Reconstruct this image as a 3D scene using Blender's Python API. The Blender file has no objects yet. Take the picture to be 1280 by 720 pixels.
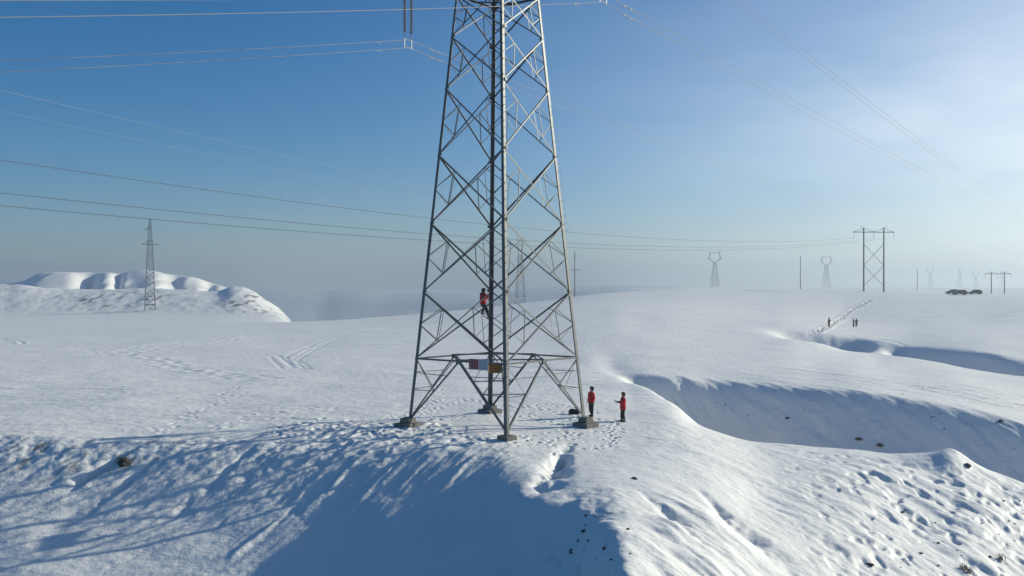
import bpy, math, random
import numpy as np
from mathutils import Vector, Matrix

R = math.radians
random.seed(7)
F = 1250.0            # focal length in photo pixels (1280 wide)
CAMZ = 7.7
HY, CX = 357.0, 640.0
scene = bpy.context.scene
col = scene.collection

SUN_AZ = R(67)        # to the right of the viewing direction (+Y)
SUN_EL = R(20)

# ------------------------------------------------------------------ helpers
def P(px, py, Y):
    return Vector(((px-CX)/F*Y, Y, CAMZ-(py-HY)/F*Y))

def tag(o, label=None, cat=None, group=None, kind=None):
    if label: o['label'] = label
    if cat: o['category'] = cat
    if group: o['group'] = group
    if kind: o['kind'] = kind
    return o

class MB:
    def __init__(s): s.v = []; s.f = []
    def add(s, vs, fs):
        n = len(s.v); s.v += [tuple(v) for v in vs]; s.f += [tuple(i+n for i in f) for f in fs]
    def box(s, c, d, rot=None):
        c = Vector(c); hx, hy, hz = d[0]/2, d[1]/2, d[2]/2
        vs = [Vector((x*hx, y*hy, z*hz)) for z in (-1, 1) for x, y in ((-1,-1),(1,-1),(1,1),(-1,1))]
        if rot is not None: vs = [rot @ v for v in vs]
        s.add([c+v for v in vs], [(3,2,1,0),(4,5,6,7),(0,1,5,4),(1,2,6,5),(2,3,7,6),(3,0,4,7)])
    def taper(s, c, d0, d1, h):      # truncated pyramid standing on c
        c = Vector(c)
        vs = [c+Vector((x*d0[0]/2, y*d0[1]/2, 0)) for x, y in ((-1,-1),(1,-1),(1,1),(-1,1))]
        vs += [c+Vector((x*d1[0]/2, y*d1[1]/2, h)) for x, y in ((-1,-1),(1,-1),(1,1),(-1,1))]
        s.add(vs, [(3,2,1,0),(4,5,6,7),(0,1,5,4),(1,2,6,5),(2,3,7,6),(3,0,4,7)])
    def tube(s, pts, r, n=6, cap=True):
        pts = [Vector(p) for p in pts]
        rs = r if isinstance(r, (list, tuple)) else [r]*len(pts)
        vs = []; up = None
        for i, p in enumerate(pts):
            t = (pts[min(i+1, len(pts)-1)]-pts[max(i-1, 0)]).normalized()
            if up is None:
                up = t.cross(Vector((0,0,1)))
                if up.length < 1e-3: up = Vector((1,0,0))
            a = (up - t*up.dot(t)).normalized(); b = t.cross(a); up = a
            vs += [p + (a*math.cos(2*math.pi*k/n)+b*math.sin(2*math.pi*k/n))*rs[i] for k in range(n)]
        fs = [(i*n+k, i*n+(k+1) % n, (i+1)*n+(k+1) % n, (i+1)*n+k) for i in range(len(pts)-1) for k in range(n)]
        if cap:
            fs.append(tuple(range(n-1, -1, -1))); fs.append(tuple(range((len(pts)-1)*n, len(pts)*n)))
        s.add(vs, fs)
    def angle(s, p, q, w, t, d1, d2):  # L-section bar: flanges run from the heel along d1 and d2
        p, q = Vector(p), Vector(q); a = (q-p).normalized()
        d1 = (d1-a*d1.dot(a)).normalized()
        d2 = d2-a*d2.dot(a); d2 = (d2-d1*d2.dot(d1)).normalized()
        prof = [(0,0),(w,0),(w,t),(t,t),(t,w),(0,w)]
        vs = [e+d1*x+d2*y for e in (p, q) for x, y in prof]
        n = 6
        s.add(vs, [(k,(k+1) % n,n+(k+1) % n,n+k) for k in range(n)]+[(5,4,3,2,1,0),(6,7,8,9,10,11)])
    def lathe(s, c, prof, n=12, axis=Vector((0,0,1))):
        q = Vector((0,0,1)).rotation_difference(axis); c = Vector(c); vs = []
        for r, z in prof:
            vs += [c+q@Vector((r*math.cos(2*math.pi*k/n), r*math.sin(2*math.pi*k/n), z)) for k in range(n)]
        m = len(prof)
        fs = [(i*n+k, i*n+(k+1) % n, (i+1)*n+(k+1) % n, (i+1)*n+k) for i in range(m-1) for k in range(n)]
        fs.append(tuple(range(n-1,-1,-1))); fs.append(tuple(range((m-1)*n, m*n)))
        s.add(vs, fs)
    def build(s, name, m, parent=None, smooth=False):
        me = bpy.data.meshes.new(name); me.from_pydata(s.v, [], s.f); me.validate(); me.update()
        me.materials.append(m)
        if smooth: me.polygons.foreach_set('use_smooth', [True]*len(me.polygons))
        o = bpy.data.objects.new(name, me); col.objects.link(o)
        if parent: o.parent = parent
        return o

def empty(name, loc, rz=0):
    o = bpy.data.objects.new(name, None); col.objects.link(o)
    o.location = loc; o.rotation_euler = (0, 0, rz); o.empty_display_size = .3
    return o

def copy_tree(o, parent=None):
    c = o.copy(); col.objects.link(c); c.parent = parent
    for ch in list(o.children): copy_tree(ch, c)
    return c

# ------------------------------------------------------------------ materials
def mat(name, color, rough=.6, metal=0., nscale=None, namt=.15, bump=0., bscale=40.):
    m = bpy.data.materials.new(name); m.use_nodes = True
    nt = m.node_tree; b = nt.nodes['Principled BSDF']
    b.inputs['Base Color'].default_value = (*color, 1); b.inputs['Roughness'].default_value = rough
    b.inputs['Metallic'].default_value = metal
    if nscale:
        tc = nt.nodes.new('ShaderNodeTexCoord'); n = nt.nodes.new('ShaderNodeTexNoise')
        n.inputs['Scale'].default_value = nscale; n.inputs['Detail'].default_value = 5
        nt.links.new(tc.outputs['Object'], n.inputs['Vector'])
        mx = nt.nodes.new('ShaderNodeMix'); mx.data_type = 'RGBA'
        mx.inputs[6].default_value = (*[c*(1-namt) for c in color], 1)
        mx.inputs[7].default_value = (*[min(1, c*(1+namt)) for c in color], 1)
        nt.links.new(n.outputs['Fac'], mx.inputs[0]); nt.links.new(mx.outputs[2], b.inputs['Base Color'])
        if bump:
            n2 = nt.nodes.new('ShaderNodeTexNoise'); n2.inputs['Scale'].default_value = bscale
            nt.links.new(tc.outputs['Object'], n2.inputs['Vector'])
            bp = nt.nodes.new('ShaderNodeBump'); bp.inputs['Strength'].default_value = bump
            bp.inputs['Distance'].default_value = .02
            nt.links.new(n2.outputs['Fac'], bp.inputs['Height']); nt.links.new(bp.outputs['Normal'], b.inputs['Normal'])
    return m

M = dict(
    steel=mat('galvanised_steel', (.12,.128,.132), .5, .3, 3, .3),
    steel_dark=mat('weathered_steel', (.06,.066,.072), .6, .2, 2, .3),
    far_steel=mat('distant_steel', (.11,.12,.13), .6, 0, 1, .2),
    wire=mat('aluminium_wire', (.42,.42,.42), .5, .4),
    wire_dark=mat('dark_wire', (.10,.10,.11), .6, .1),
    insulator=mat('insulator_brown', (.16,.13,.12), .35, 0),
    concrete=mat('concrete', (.15,.142,.13), .9, 0, 4, .3, .5, 30),
    red_paint=mat('red_sign_paint', (.30,.02,.02), .5, 0, 20, .2),
    white_paint=mat('white_sign_paint', (.55,.56,.6), .5, 0, 20, .1),
    blue_ink=mat('blue_ink', (.05,.10,.30), .6),
    yellow_paint=mat('ochre_sign_paint', (.33,.16,.015), .5, 0, 8, .35),
    brown_ink=mat('brown_ink', (.10,.035,.01), .6),
    red_cloth=mat('red_jacket', (.50,.012,.025), .85, 0, 6, .25, .4, 14),
    maroon_cloth=mat('dark_red_cloth', (.10,.012,.016), .9, 0, 6, .25, .4, 14),
    black_cloth=mat('black_trousers', (.012,.013,.017), .9, 0, 6, .3, .4, 14),
    fur=mat('black_fur', (.012,.011,.011), 1, 0, 40, .5, 1., 60),
    skin=mat('skin', (.42,.24,.17), .55),
    eye=mat('eye', (.02,.015,.01), .3),
    glove=mat('grey_glove', (.05,.05,.055), .8),
    device=mat('grey_device', (.14,.15,.17), .4),
    car=mat('dark_car_paint', (.018,.022,.03), .3, .2),
    car_white=mat('silver_car_paint', (.22,.23,.24), .35, .3),
    glass=mat('car_glass', (.02,.025,.03), .08),
    tyre=mat('tyre', (.015,.015,.016), .85),
    rim=mat('rim', (.12,.12,.125), .35, .7),
    lamp=mat('lamp_glass', (.6,.6,.58), .2),
    redlamp=mat('tail_lamp', (.10,.01,.01), .3),
    rock=mat('rock', (.055,.05,.048), .95, 0, 6, .4, .8, 20),
    grass=mat('dry_grass', (.14,.11,.07), .95),
    pole=mat('concrete_pole', (.15,.145,.14), .9, 0, 2, .2),
)

# ------------------------------------------------------------------ terrain
def pchip(x, y, xi):
    x = np.asarray(x, float); y = np.asarray(y, float); xi = np.clip(xi, x[0], x[-1])
    h = np.diff(x); d = np.diff(y, axis=0)/(h if y.ndim == 1 else h[:, None])
    m = np.zeros_like(y)
    h0, h1 = h[:-1], h[1:]
    if y.ndim > 1: h0, h1 = h0[:, None], h1[:, None]
    w1, w2 = 2*h1+h0, h1+2*h0
    with np.errstate(divide='ignore', invalid='ignore'):
        mm = (w1+w2)/(w1/d[:-1]+w2/d[1:])
    m[1:-1] = np.where(d[:-1]*d[1:] > 0, mm, 0); m[0] = d[0]; m[-1] = d[-1]
    k = np.clip(np.searchsorted(x, xi, side='right')-1, 0, len(x)-2)
    hk = h[k]; t = (xi-x[k])/hk
    if y.ndim > 1: t = t[:, None]; hk = hk[:, None]
    return ((1+2*t)*(1-t)**2*y[k]+t*(1-t)**2*hk*m[k]+t*t*(3-2*t)*y[k+1]+t*t*(t-1)*hk*m[k+1])

def zz(Y, v): return v if v < 100 else CAMZ-(v-HY)/F*Y

NEAR = {
 -500: [(6,-20),(20,-16),(44,-4.4),(49,-2.6),(56,-.4),(64,0)],
 -200: [(6,-20),(20,-16),(43,-4.6),(48,-2.6),(54.5,-.3),(63,.1)],
 0:    [(6,-20),(20,-16),(42,-4.6),(47,-2.7),(53,539),(62,.1)],
 150:  [(6,-20),(20,-16),(42,-4.9),(47,-2.85),(52.6,547),(60,.05)],
 300:  [(6,-20),(20,-16),(42,-5.0),(47,-2.7),(52.3,-.35),(59,0)],
 400:  [(6,-19),(20,-15.5),(42,-4.7),(47.3,-2.25),(52.3,-.28),(58,0)],
 500:  [(6,-18),(20,-14),(41.5,-3.8),(46.7,-1.75),(51.5,-.3),(57,-.05)],
 560:  [(6,-17),(20,-13),(40,-3.6),(46,-1.55),(50.5,-.3),(56.5,-.05)],
 600:  [(6,-16.5),(20,-12),(39,-3.4),(45.3,-1.35),(50,-.3),(56.5,0)],
 632:  [(6,-16),(20,-11),(38,-3.6),(44.8,-.98),(50,-.28),(57,-.05)],
 668:  [(6,-16),(20,-10),(36.5,-4.0),(42,620),(48,-.55),(57,-.1)],
 720:  [(6,-15),(20,-9),(34,-4.2),(40,633),(47,-.65),(58,-.15)],
 750:  [(6,-15),(20,-8.5),(31.5,-3.9),(37,657),(46,-.7),(58,-.2)],
 785:  [(6,-14),(20,-8),(28,-3.4),(33,704),(44,-.85),(58,-.3)],
 830:  [(6,-14),(20,-7),(27,-3.1),(34,-1.75),(45,-1.0),(57,-.45)],
 880:  [(6,-14),(20,-7),(29,-3.1),(37,-2.0),(46,-1.3),(56,-.95)],
 960:  [(6,-14),(20,-8),(32,-3.9),(40,-2.9),(49,-2.2),(55.5,-1.85)],
 1060: [(6,-14),(20,-9),(34,-5),(42,-3.7),(49,-2.8),(55,-2.3)],
 1160: [(6,-14),(20,-10),(36,-6),(43,-4.7),(49,-3.9),(55,-3.1)],
 1220: [(6,-14),(20,-11),(36,-6.6),(43.5,-5.2),(49,-4.3),(54.5,-3.5)],
 1280: [(6,-14),(20,-11),(36,-7.4),(43.5,-6.1),(49,-5.2),(54,-4.4)],
 1500: [(6,-14),(20,-12),(36,-9.4),(42,-8.2),(46,-7.4),(50,-6.9)],
 1900: [(6,-14),(20,-12),(34,-11),(40,-10),(44,-9.2),(48,-8.7)],
}
MID = {
 -500: [(76,.1),(90,.2),(100,.2),(112,.1),(124,0),(136,-.3),(146,-.7),(154,-1.2),(161,-2)],
 -200: [(75,.2),(90,.3),(102,.3),(116,.2),(130,0),(145,-.2),(158,-.6),(170,-1),(181,-1.6)],
 0:    [(75,.3),(90,.4),(105,.3),(120,.2),(135,0),(150,-.2),(165,-.6),(180,-1),(192,-1.6)],
 300:  [(75,.2),(95,.3),(110,.3),(130,.2),(150,.1),(170,0),(190,-.2),(205,-.5),(220,-.8)],
 480:  [(75,.1),(95,.2),(110,.25),(130,.3),(150,.3),(170,.3),(190,.3),(210,.2),(232,.1)],
 600:  [(75,.1),(90,.1),(105,.2),(125,.3),(145,.5),(165,.7),(190,1.0),(215,1.3),(245,1.55)],
 720:  [(75,.1),(88,.1),(96,.05),(113,.3),(135,.7),(155,1.2),(180,1.8),(210,2.6),(250,3.6)],
 750:  [(75,.07),(86,0),(90,-.05),(94,-.05),(113.5,.27),(148,1.05),(178,1.8),(207,2.6),(250,3.8)],
 772:  [(75,.05),(85,-.1),(90.3,-.42),(92.4,-.34),(113.5,.24),(150,1.1),(176,1.8),(205,2.7),(250,3.9)],
 786:  [(78,.02),(89.4,-.9),(90.6,-.72),(91.4,467.3),(113.5,.22),(150,1.0),(173,1.5),(203,2.5),(249,3.8)],
 802:  [(77,481),(87.6,-2.3),(89.4,-1.3),(90.6,468.5),(113,.2),(150,.9),(170,1.3),(200,2.3),(248,3.7)],
 840:  [(68,503),(84.5,-4.8),(87.5,-2.7),(90,471),(112,.0),(146,.6),(166,1),(192,1.8),(243,3.2)],
 880:  [(64,535),(81.5,-7.4),(85.4,-4.6),(90,475),(112,-.2),(148,.25),(167,.55),(188,1.1),(241,2.5)],
 960:  [(61,556),(78,-8),(82,-5.5),(88,480),(110,-.6),(149,-.3),(172,-.15),(180,.1),(240,1.2)],
 980:  [(60.7,557),(75.5,-7.4),(81,-5.1),(87.2,481),(110,-.7),(150,424),(175.5,-1.6),(178.5,413),(240,.9)],
 1020: [(60.2,561),(74,-7.5),(79.4,-5.2),(85.5,484),(109,-1),(150,428),(174,-4.2),(178.5,417),(239,.1)],
 1065: [(60,563),(73,-7.6),(78,-5.3),(84,487),(108,-1.2),(150,439),(172.5,-5.2),(178,421),(236,-.9)],
 1100: [(60,567),(71.6,-7.7),(76.7,-5.5),(82.8,492),(106.5,-1.5),(146,443),(165.5,-2.75),(171,427.5),(236,-1.0)],
 1135: [(60,571),(70.5,-7.8),(75.4,-5.6),(81.5,498),(105,-1.8),(141,446),(157.5,-6.4),(163,434),(235,-1.1)],
 1165: [(60,574),(70,-7.9),(74.3,-5.8),(80.2,503),(104,-1.9),(136,451),(152.5,-6.8),(158,435.5),(235,-1)],
 1187: [(59.5,571),(69.5,-8),(73.8,-6),(79.5,507),(104,-2.0),(133,455),(148.5,-7),(154,437),(235,403)],
 1220: [(59,587),(69,-8.1),(72.8,-6.2),(78.5,513),(102,-2.3),(128,461),(142.5,-7.5),(148,440),(232,404)],
 1280: [(58,606),(67.5,-8.8),(70.8,-6.9),(76,528),(98,-2.9),(120,470),(133.5,-8),(139,452),(225,406)],
 1500: [(54,-7.2),(61,-11),(64.5,-9.4),(71,-5.6),(93,-5),(110,-5),(122,-9),(129,-4.8),(205,-2)],
 1900: [(52,-9.2),(58,-13),(61,-11.4),(67,-7.6),(88,-7),(100,-7),(112,-11),(118,-7),(190,-4)],
}
FAR = {
 -500: [(170,-3.8),(290,-7.5),(450,-6.8),(540,3),(620,1),(720,6),(1100,-62),(4500,-62)],
 -200: [(195,423),(295,-7),(450,-6.2),(540,4),(620,2),(720,5),(1100,-62),(4500,-62)],
 0:    [(205,418),(300,-6.2),(450,-5.7),(540,355.5),(620,3),(720,354.5),(1100,-62),(4500,-62)],
 25:   [(207,417),(300,-6.2),(450,-5.7),(540,355.5),(620,3),(720,352.5),(1100,-62),(4500,-62)],
 52:   [(210,416),(300,-6.2),(450,-5.7),(540,359),(620,3),(720,340.0),(1100,-62),(4500,-62)],
 100:  [(215,414),(300,-6.2),(450,-5.7),(540,361.5),(620,3),(720,339.0),(1100,-62),(4500,-62)],
 150:  [(220,412),(300,-6.2),(450,-5.7),(540,361.5),(620,3),(720,340.5),(1100,-62),(4500,-62)],
 182:  [(223,411),(300,-6.2),(450,-5.7),(540,360.5),(620,3),(720,336.0),(1100,-62),(4500,-62)],
 205:  [(225,410),(300,-6.2),(450,-5.7),(540,361),(620,3),(720,340.5),(1100,-62),(4500,-62)],
 245:  [(229,408),(300,-6.2),(450,-5.7),(540,362.5),(620,2.5),(720,346.5),(1100,-62),(4500,-62)],
 272:  [(232,406),(300,-6.2),(450,-5.7),(540,364.5),(620,1),(720,355.5),(1100,-62),(4500,-62)],
 290:  [(235,405),(300,-6.4),(450,-5.8),(540,357.5),(620,0),(720,361.5),(1100,-62),(4500,-62)],
 308:  [(236,404),(300,-6.6),(450,-6),(540,359),(620,-1),(720,-8),(1100,-62),(4500,-62)],
 330:  [(237,403.5),(300,-6.8),(450,-6.3),(540,373),(620,-6),(720,-25),(1100,-62),(4500,-62)],
 353:  [(239,403),(305,-7.4),(450,-7.5),(540,389),(640,-24),(760,-45),(1300,-75),(4500,-20)],
 378:  [(242,402),(310,-9),(450,-13),(540,-20),(680,-40),(900,-62),(2600,-85),(4500,-20)],
 405:  [(245,401),(330,-13),(450,-24),(600,-43),(800,-65),(1200,-85),(2900,-92),(4500,0)],
 480:  [(250,396),(340,-12),(450,-24),(600,-43),(800,-65),(1200,-85),(2900,-92),(4500,0)],
 540:  [(260,391),(345,-10),(450,-22),(600,-40),(800,-60),(1200,-80),(2900,-88),(4500,0)],
 600:  [(270,385),(350,-7),(450,-18),(600,-34),(800,-50),(1200,-68),(2900,-80),(4500,0)],
 680:  [(290,376),(380,-2),(480,-9),(600,-18),(800,-28),(1200,-40),(2700,-50),(4500,0)],
 740:  [(300,368),(380,3.2),(480,.5),(600,-2),(700,-4),(850,-6),(2500,-12),(4500,0)],
 800:  [(318,363.5),(400,5.4),(500,4.6),(600,4.4),(700,4.4),(850,4.2),(1500,3),(4500,-2)],
 860:  [(330,361),(420,6.3),(520,6.3),(620,6.5),(720,6.6),(900,6),(1500,5),(4500,0)],
 960:  [(340,362.5),(430,5.8),(540,6),(650,6.2),(780,6.6),(1000,6),(1500,5),(4500,0)],
 1092: [(345,364.5),(450,5.3),(560,5.4),(680,5.6),(800,5.8),(1050,5),(1500,4.5),(4500,0)],
 1200: [(345,367.2),(450,4.2),(560,4),(700,4),(850,4),(1050,3.7),(1500,3.5),(4500,0)],
 1280: [(345,368.5),(450,3.6),(560,3.6),(700,3.6),(850,3.6),(1050,3.5),(1500,3.3),(4500,0)],
 1900: [(320,2),(430,2.6),(560,3),(700,3.2),(850,3.2),(1050,3.2),(1500,3),(4500,0)],
}
NC = 1300
cols_px = np.linspace(-520, 1820, NC)
rowsY = np.concatenate([np.geomspace(6, 30, 60, endpoint=False), np.geomspace(30, 110, 660, endpoint=False),
                        np.geomspace(110, 400, 330, endpoint=False), np.geomspace(400, 1100, 230, endpoint=False),
                        np.geomspace(1100, 4500, 60)])
NR = len(rowsY)
def section(tab):
    ks = sorted(tab)
    Y = np.array([[a for a, b in tab[k]] for k in ks]); Z = np.array([[zz(a, b) for a, b in tab[k]] for k in ks])
    return pchip(ks, Y, cols_px), pchip(ks, Z, cols_px)
secs = [section(t) for t in (NEAR, MID, FAR)]
LY = np.concatenate([s[0] for s in secs], 1); LZ = np.concatenate([s[1] for s in secs], 1)
H = np.empty((NR, NC))
for j in range(NC):
    H[:, j] = pchip(LY[j], LZ[j], rowsY)
def blur(A, n, axis):
    for _ in range(n):
        B = np.pad(A, [(1,1) if a == axis else (0,0) for a in (0,1)], mode='edge')
        A = (B[:-2]+2*B[1:-1]+B[2:])/4 if axis == 0 else (B[:,:-2]+2*B[:,1:-1]+B[:,2:])/4
    return A
H = blur(blur(H, 12, 0), 22, 1)
_far = blur(H, 60, 1); _w = np.clip((rowsY-100)/45, 0, 1)[:, None]*np.clip((1000-cols_px)/60, 0, 1)[None, :]*np.clip((cols_px-420)/60, 0, 1)[None, :]
H = H*(1-_w)+_far*_w
U = (cols_px-CX)/F
GX = U[None, :]*rowsY[:, None]; GY = np.repeat(rowsY[:, None], NC, 1)
GP = np.repeat(cols_px[None, :], NR, 0)

_rng = np.random.default_rng(3)
_tab = _rng.random((256, 256))
def vnoise(x, y):
    xi = np.floor(x).astype(np.int64); yi = np.floor(y).astype(np.int64)
    fx = x-xi; fy = y-yi; fx = fx**3*(fx*(fx*6-15)+10); fy = fy**3*(fy*(fy*6-15)+10)
    a = _tab[xi & 255, yi & 255]; b = _tab[(xi+1) & 255, yi & 255]
    c = _tab[xi & 255, (yi+1) & 255]; d = _tab[(xi+1) & 255, (yi+1) & 255]
    return (a+(b-a)*fx+(c-a)*fy+(a-b-c+d)*fx*fy)*2-1
def fbm(x, y, o=4, g=.5):
    s = 0; a = 1; t = 0
    for k in range(o):
        s = s+a*vnoise(x*2**k+17.3*k, y*2**k+5.1*k); t += a; a *= g
        x, y = x*.8-y*.6, x*.6+y*.8
    return s/t
def sstep(a, b, x):
    t = np.clip((x-a)/(b-a), 0, 1); return t*t*(3-2*t)
def streak(x, y, ang, l, w, o=3):        # noise drawn out along a direction
    c, s = math.cos(ang), math.sin(ang)
    return fbm((x*c+y*s)/l, (-x*s+y*c)/w, o)

PY = HY+(CAMZ-H)/GY*F                     # only to place features; the features are real relief
D = np.zeros_like(H)
nearm = sstep(400, 150, GY)
D += .16*fbm(GX/14, GY/14, 4)*nearm*sstep(44, 64, GY)
D += .10*fbm(GX/5+9, GY/5, 3)*nearm*sstep(120, 70, GY)
# wind-packed ripples on the plateau
wr = streak(GX, GY, R(-8), 5.0, 1.1, 4)
D += .06*wr*nearm*(.35+.65*sstep(-.1, .4, fbm(GX/18+3, GY/18, 2)))
D += .024*fbm(GX/.7, GY/.7, 3)*sstep(110, 60, GY)*sstep(-.1, .5, fbm(GX/9+30, GY/7, 3))
# near lip, left: lumpy edge and runnels going down and left
left = sstep(650, 560, GP)
slope = sstep(668, 640, GP)*sstep(54.5, 51, GY)*sstep(34, 40, GY)
lip = left*np.exp(-((GY-(51.2+.8*fbm(GX/6, GX*0, 2)))/1.9)**2)
rid = streak(GX, GY, R(52), 9.0, .75, 4)
D += slope*(.055*rid*(.35+.65*sstep(-.2, .35, fbm(GX/7+2, GY/9, 2))))
D += sstep(668, 630, GP)*np.exp(-((GY-48.2)/2.6)**2)*(.07*streak(GX, GY, R(60), 3.0, .35, 4)+.05*fbm(GX/.8, GY/.8, 3))
D += slope*.03*fbm(GX/2.4+4, GY/2.0, 4)
D += lip*(.09*streak(GX, GY, R(58), 2.4, .5, 4)+.08*fbm(GX/1.1, GY/1.1, 3)+.07*fbm(GX/.45, GY/.45, 3))
D += slope*.11*fbm(GX/6+5, GY/6, 3)+slope*.016*fbm(GX/.9, GY/.9, 4)+slope*.025*streak(GX, GY, R(50), 2.2, .28, 3)
# a few deep slide scars
def groove(x0, y0, x1, y1, w, d):
    dx, dy = x1-x0, y1-y0; L = math.hypot(dx, dy)
    t = ((GX-x0)*dx+(GY-y0)*dy)/L/L; s = np.abs((GX-x0)*dy-(GY-y0)*dx)/L
    return d*np.exp(-(s/(w*(.5+np.clip(t,0,1))))**2)*sstep(-.1, .4, t)*sstep(1.15, .55, t)*np.clip(.75+.9*fbm(GX/.8+x0, GY/.9+y0, 3), .15, 1.3)
# spur + right-hand slope
r_slope = sstep(760, 900, GP)*sstep(66, 58, GY)*sstep(26, 34, GY)
patch = sstep(-.15, .4, fbm(GX/7+11, GY/6+3, 3))
D += r_slope*patch*(.08*streak(GX, GY, R(-52), 3.2, .8, 4))
knob = sstep(930, 1120, GP)*sstep(60, 54, GY)
rn = fbm(GX/1.5, GY/1.8, 3)
D += -knob*.15*sstep(.2, .62, rn)-knob*.12*sstep(.25, .6, fbm(GX/.6+4, GY/.8, 2))+knob*.14*streak(GX, GY, R(-55), 4, 1.0, 3)
D += sstep(780, 840, GP)*sstep(1020, 900, GP)*sstep(46, 40, GY)*.26*streak(GX, GY, R(-50), 4, 1.2, 4)
# spur rough nose
nose = np.exp(-((GP-735)/60)**2)*sstep(44, 40, GY)*sstep(27, 32, GY)
D += nose*(.28*fbm(GX/1.6, GY/1.6, 4))
# ravine walls: plumes blowing over the rim, rough far wall
k1Y = np.interp(cols_px, [770,880,960,1060,1160,1280,1500], [92,90,88,84,80.2,76,71])[None, :]
wall = sstep(785, 850, GP)*np.exp(-((GY-(k1Y-2.6))/3.2)**2)
D += wall*(.17*streak(GX, GY, R(-66), 4.0, .75, 4))
wall2 = sstep(785, 850, GP)*sstep(2, -3, GY-k1Y)*sstep(-14, -8, GY-k1Y)
D += wall2*.20*streak(GX, GY, R(-60), 6, 1.2, 4)
D += sstep(900, 1000, GP)*np.exp(-((GY-k1Y-11)/10)**2)*.13*streak(GX, GY, R(-40), 7, 1.6, 4)
k2Y = np.interp(cols_px, [975,1065,1135,1187,1280,1500], [178,178,163,154,139,129])[None, :]
D += sstep(975, 1010, GP)*np.exp(-((GY-k2Y+2)/4)**2)*.3*fbm(GX/3, GY/5, 3)
D += sstep(760, 860, GP)*sstep(180, 240, GY)*sstep(420, 330, GY)*.14*streak(GX, GY, R(4), 40, 6, 3)
# hills on the left: gullies and rough ground
hill = sstep(420, 380, GP)*sstep(560, 640, GY)*sstep(900, 760, GY)
g = fbm(GX/26, GY/160+4, 3)
D += hill*(-4*sstep(-.05, .4, g)*sstep(715, 680, GY)-.5*np.abs(fbm(GX/16, GY/30, 3)))
hw = sstep(625, 660, GY)*sstep(735, 700, GY)
for pc, wd, dp in ((112, 15, 9.), (148, 7, 5.), (218, 13, 5.), (262, 9, 4.)):
    q = (GP-pc-(GY-690)*.05)/wd
    D -= hw*dp*np.exp(-q*q)*np.where(q > 0, np.exp(-q*q), 1)
bench = sstep(420, 385, GP)*sstep(452, 475, GY)*sstep(600, 540, GY)
D += bench*(.45*fbm(GX/9, GY/14, 4)+.3*fbm(GX/3.5, GY/5, 3))
valley = sstep(340, 460, GY)*(1-hill)*(1-bench)*sstep(380, 420, GP)*sstep(900, 700, GP)
D += valley*1.5*fbm(GX/60, GY/60, 3)
D += groove(-18.8, 52.2, -21.6, 48.2, .22, -.55)
D += groove(-17.2, 51.6, -20.5, 46.2, .25, -.28)
D += groove(-13.2, 51.5, -16.0, 46.5, .25, -.22)+groove(-5.2, 49.6, -7.6, 45.8, .14, .10)
D += groove(-10.6, 46.2, -12.6, 43.2, .14, .16)+groove(-7.6, 49.8, -9.6, 46.2, .16, .12)
D += groove(-1.6, 48.6, -3.4, 45.6, .2, .10)+groove(2.9, 51.2, 1.2, 42.0, .5, -.7)
D += groove(8.2, 44.5, 10.6, 38.8, .5, -.32)+groove(5.4, 42.0, 7.4, 36.5, .4, -.22)
D += .55*np.exp(-((GX-25.9)/2.4)**2-((GY-59.3)/1.9)**2)+groove(16.5, 58.4, 24.2, 57.2, .55, -.22)
D += sstep(760, 900, GP)*sstep(64, 58, GY)*sstep(26, 32, GY)*(.035*fbm(GX/1.0, GY/1.2, 4)+.035*streak(GX, GY, R(-48), 1.6, .35, 3)*sstep(-.1,.4,fbm(GX/5, GY/5+8, 2)))
H = H+D

def dent(x, y, r, d, rx=None, ang=0, rim=.35):     # small relief stamp, only on nearby cells
    rx = rx or r; m = 2.6*max(r, rx)
    i0, i1 = np.searchsorted(rowsY, [y-m, y+m])
    if i1 <= i0: i1 = i0+1
    j0, j1 = np.searchsorted(cols_px, [CX+F*(x-m)/y, CX+F*(x+m)/y])
    if j1 <= j0 or j0 >= NC or i0 >= NR: return
    X = GX[i0:i1, j0:j1]-x; Y = GY[i0:i1, j0:j1]-y
    c, s = math.cos(ang), math.sin(ang)
    q = ((X*c+Y*s)/rx)**2+((-X*s+Y*c)/r)**2
    H[i0:i1, j0:j1] += d*np.exp(-q)-rim*d*np.exp(-(np.sqrt(q)-1.5)**2*3)

def ground(px, py=None):
    """first terrain point met along the photo ray of a pixel"""
    j = int(round(np.interp(px, cols_px, np.arange(NC))))
    p = HY+(CAMZ-H[:, j])/rowsY*F
    run = np.minimum.accumulate(p[rowsY > 26]); o = np.searchsorted(rowsY, 26, side='right')
    i = np.argmax(run <= py)+o
    if p[i] > py: i = NR-1
    return Vector((U[j]*rowsY[i], rowsY[i], H[i, j]))
def gz(x, y):
    fi = np.interp(y, rowsY, np.arange(NR)); fj = np.interp(CX+F*x/y, cols_px, np.arange(NC))
    i, j = int(fi), int(fj); i = min(i, NR-2); j = min(j, NC-2); a, b = fi-i, fj-j
    return float((H[i,j]*(1-a)+H[i+1,j]*a)*(1-b)+(H[i,j+1]*(1-a)+H[i+1,j+1]*a)*b)

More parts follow.
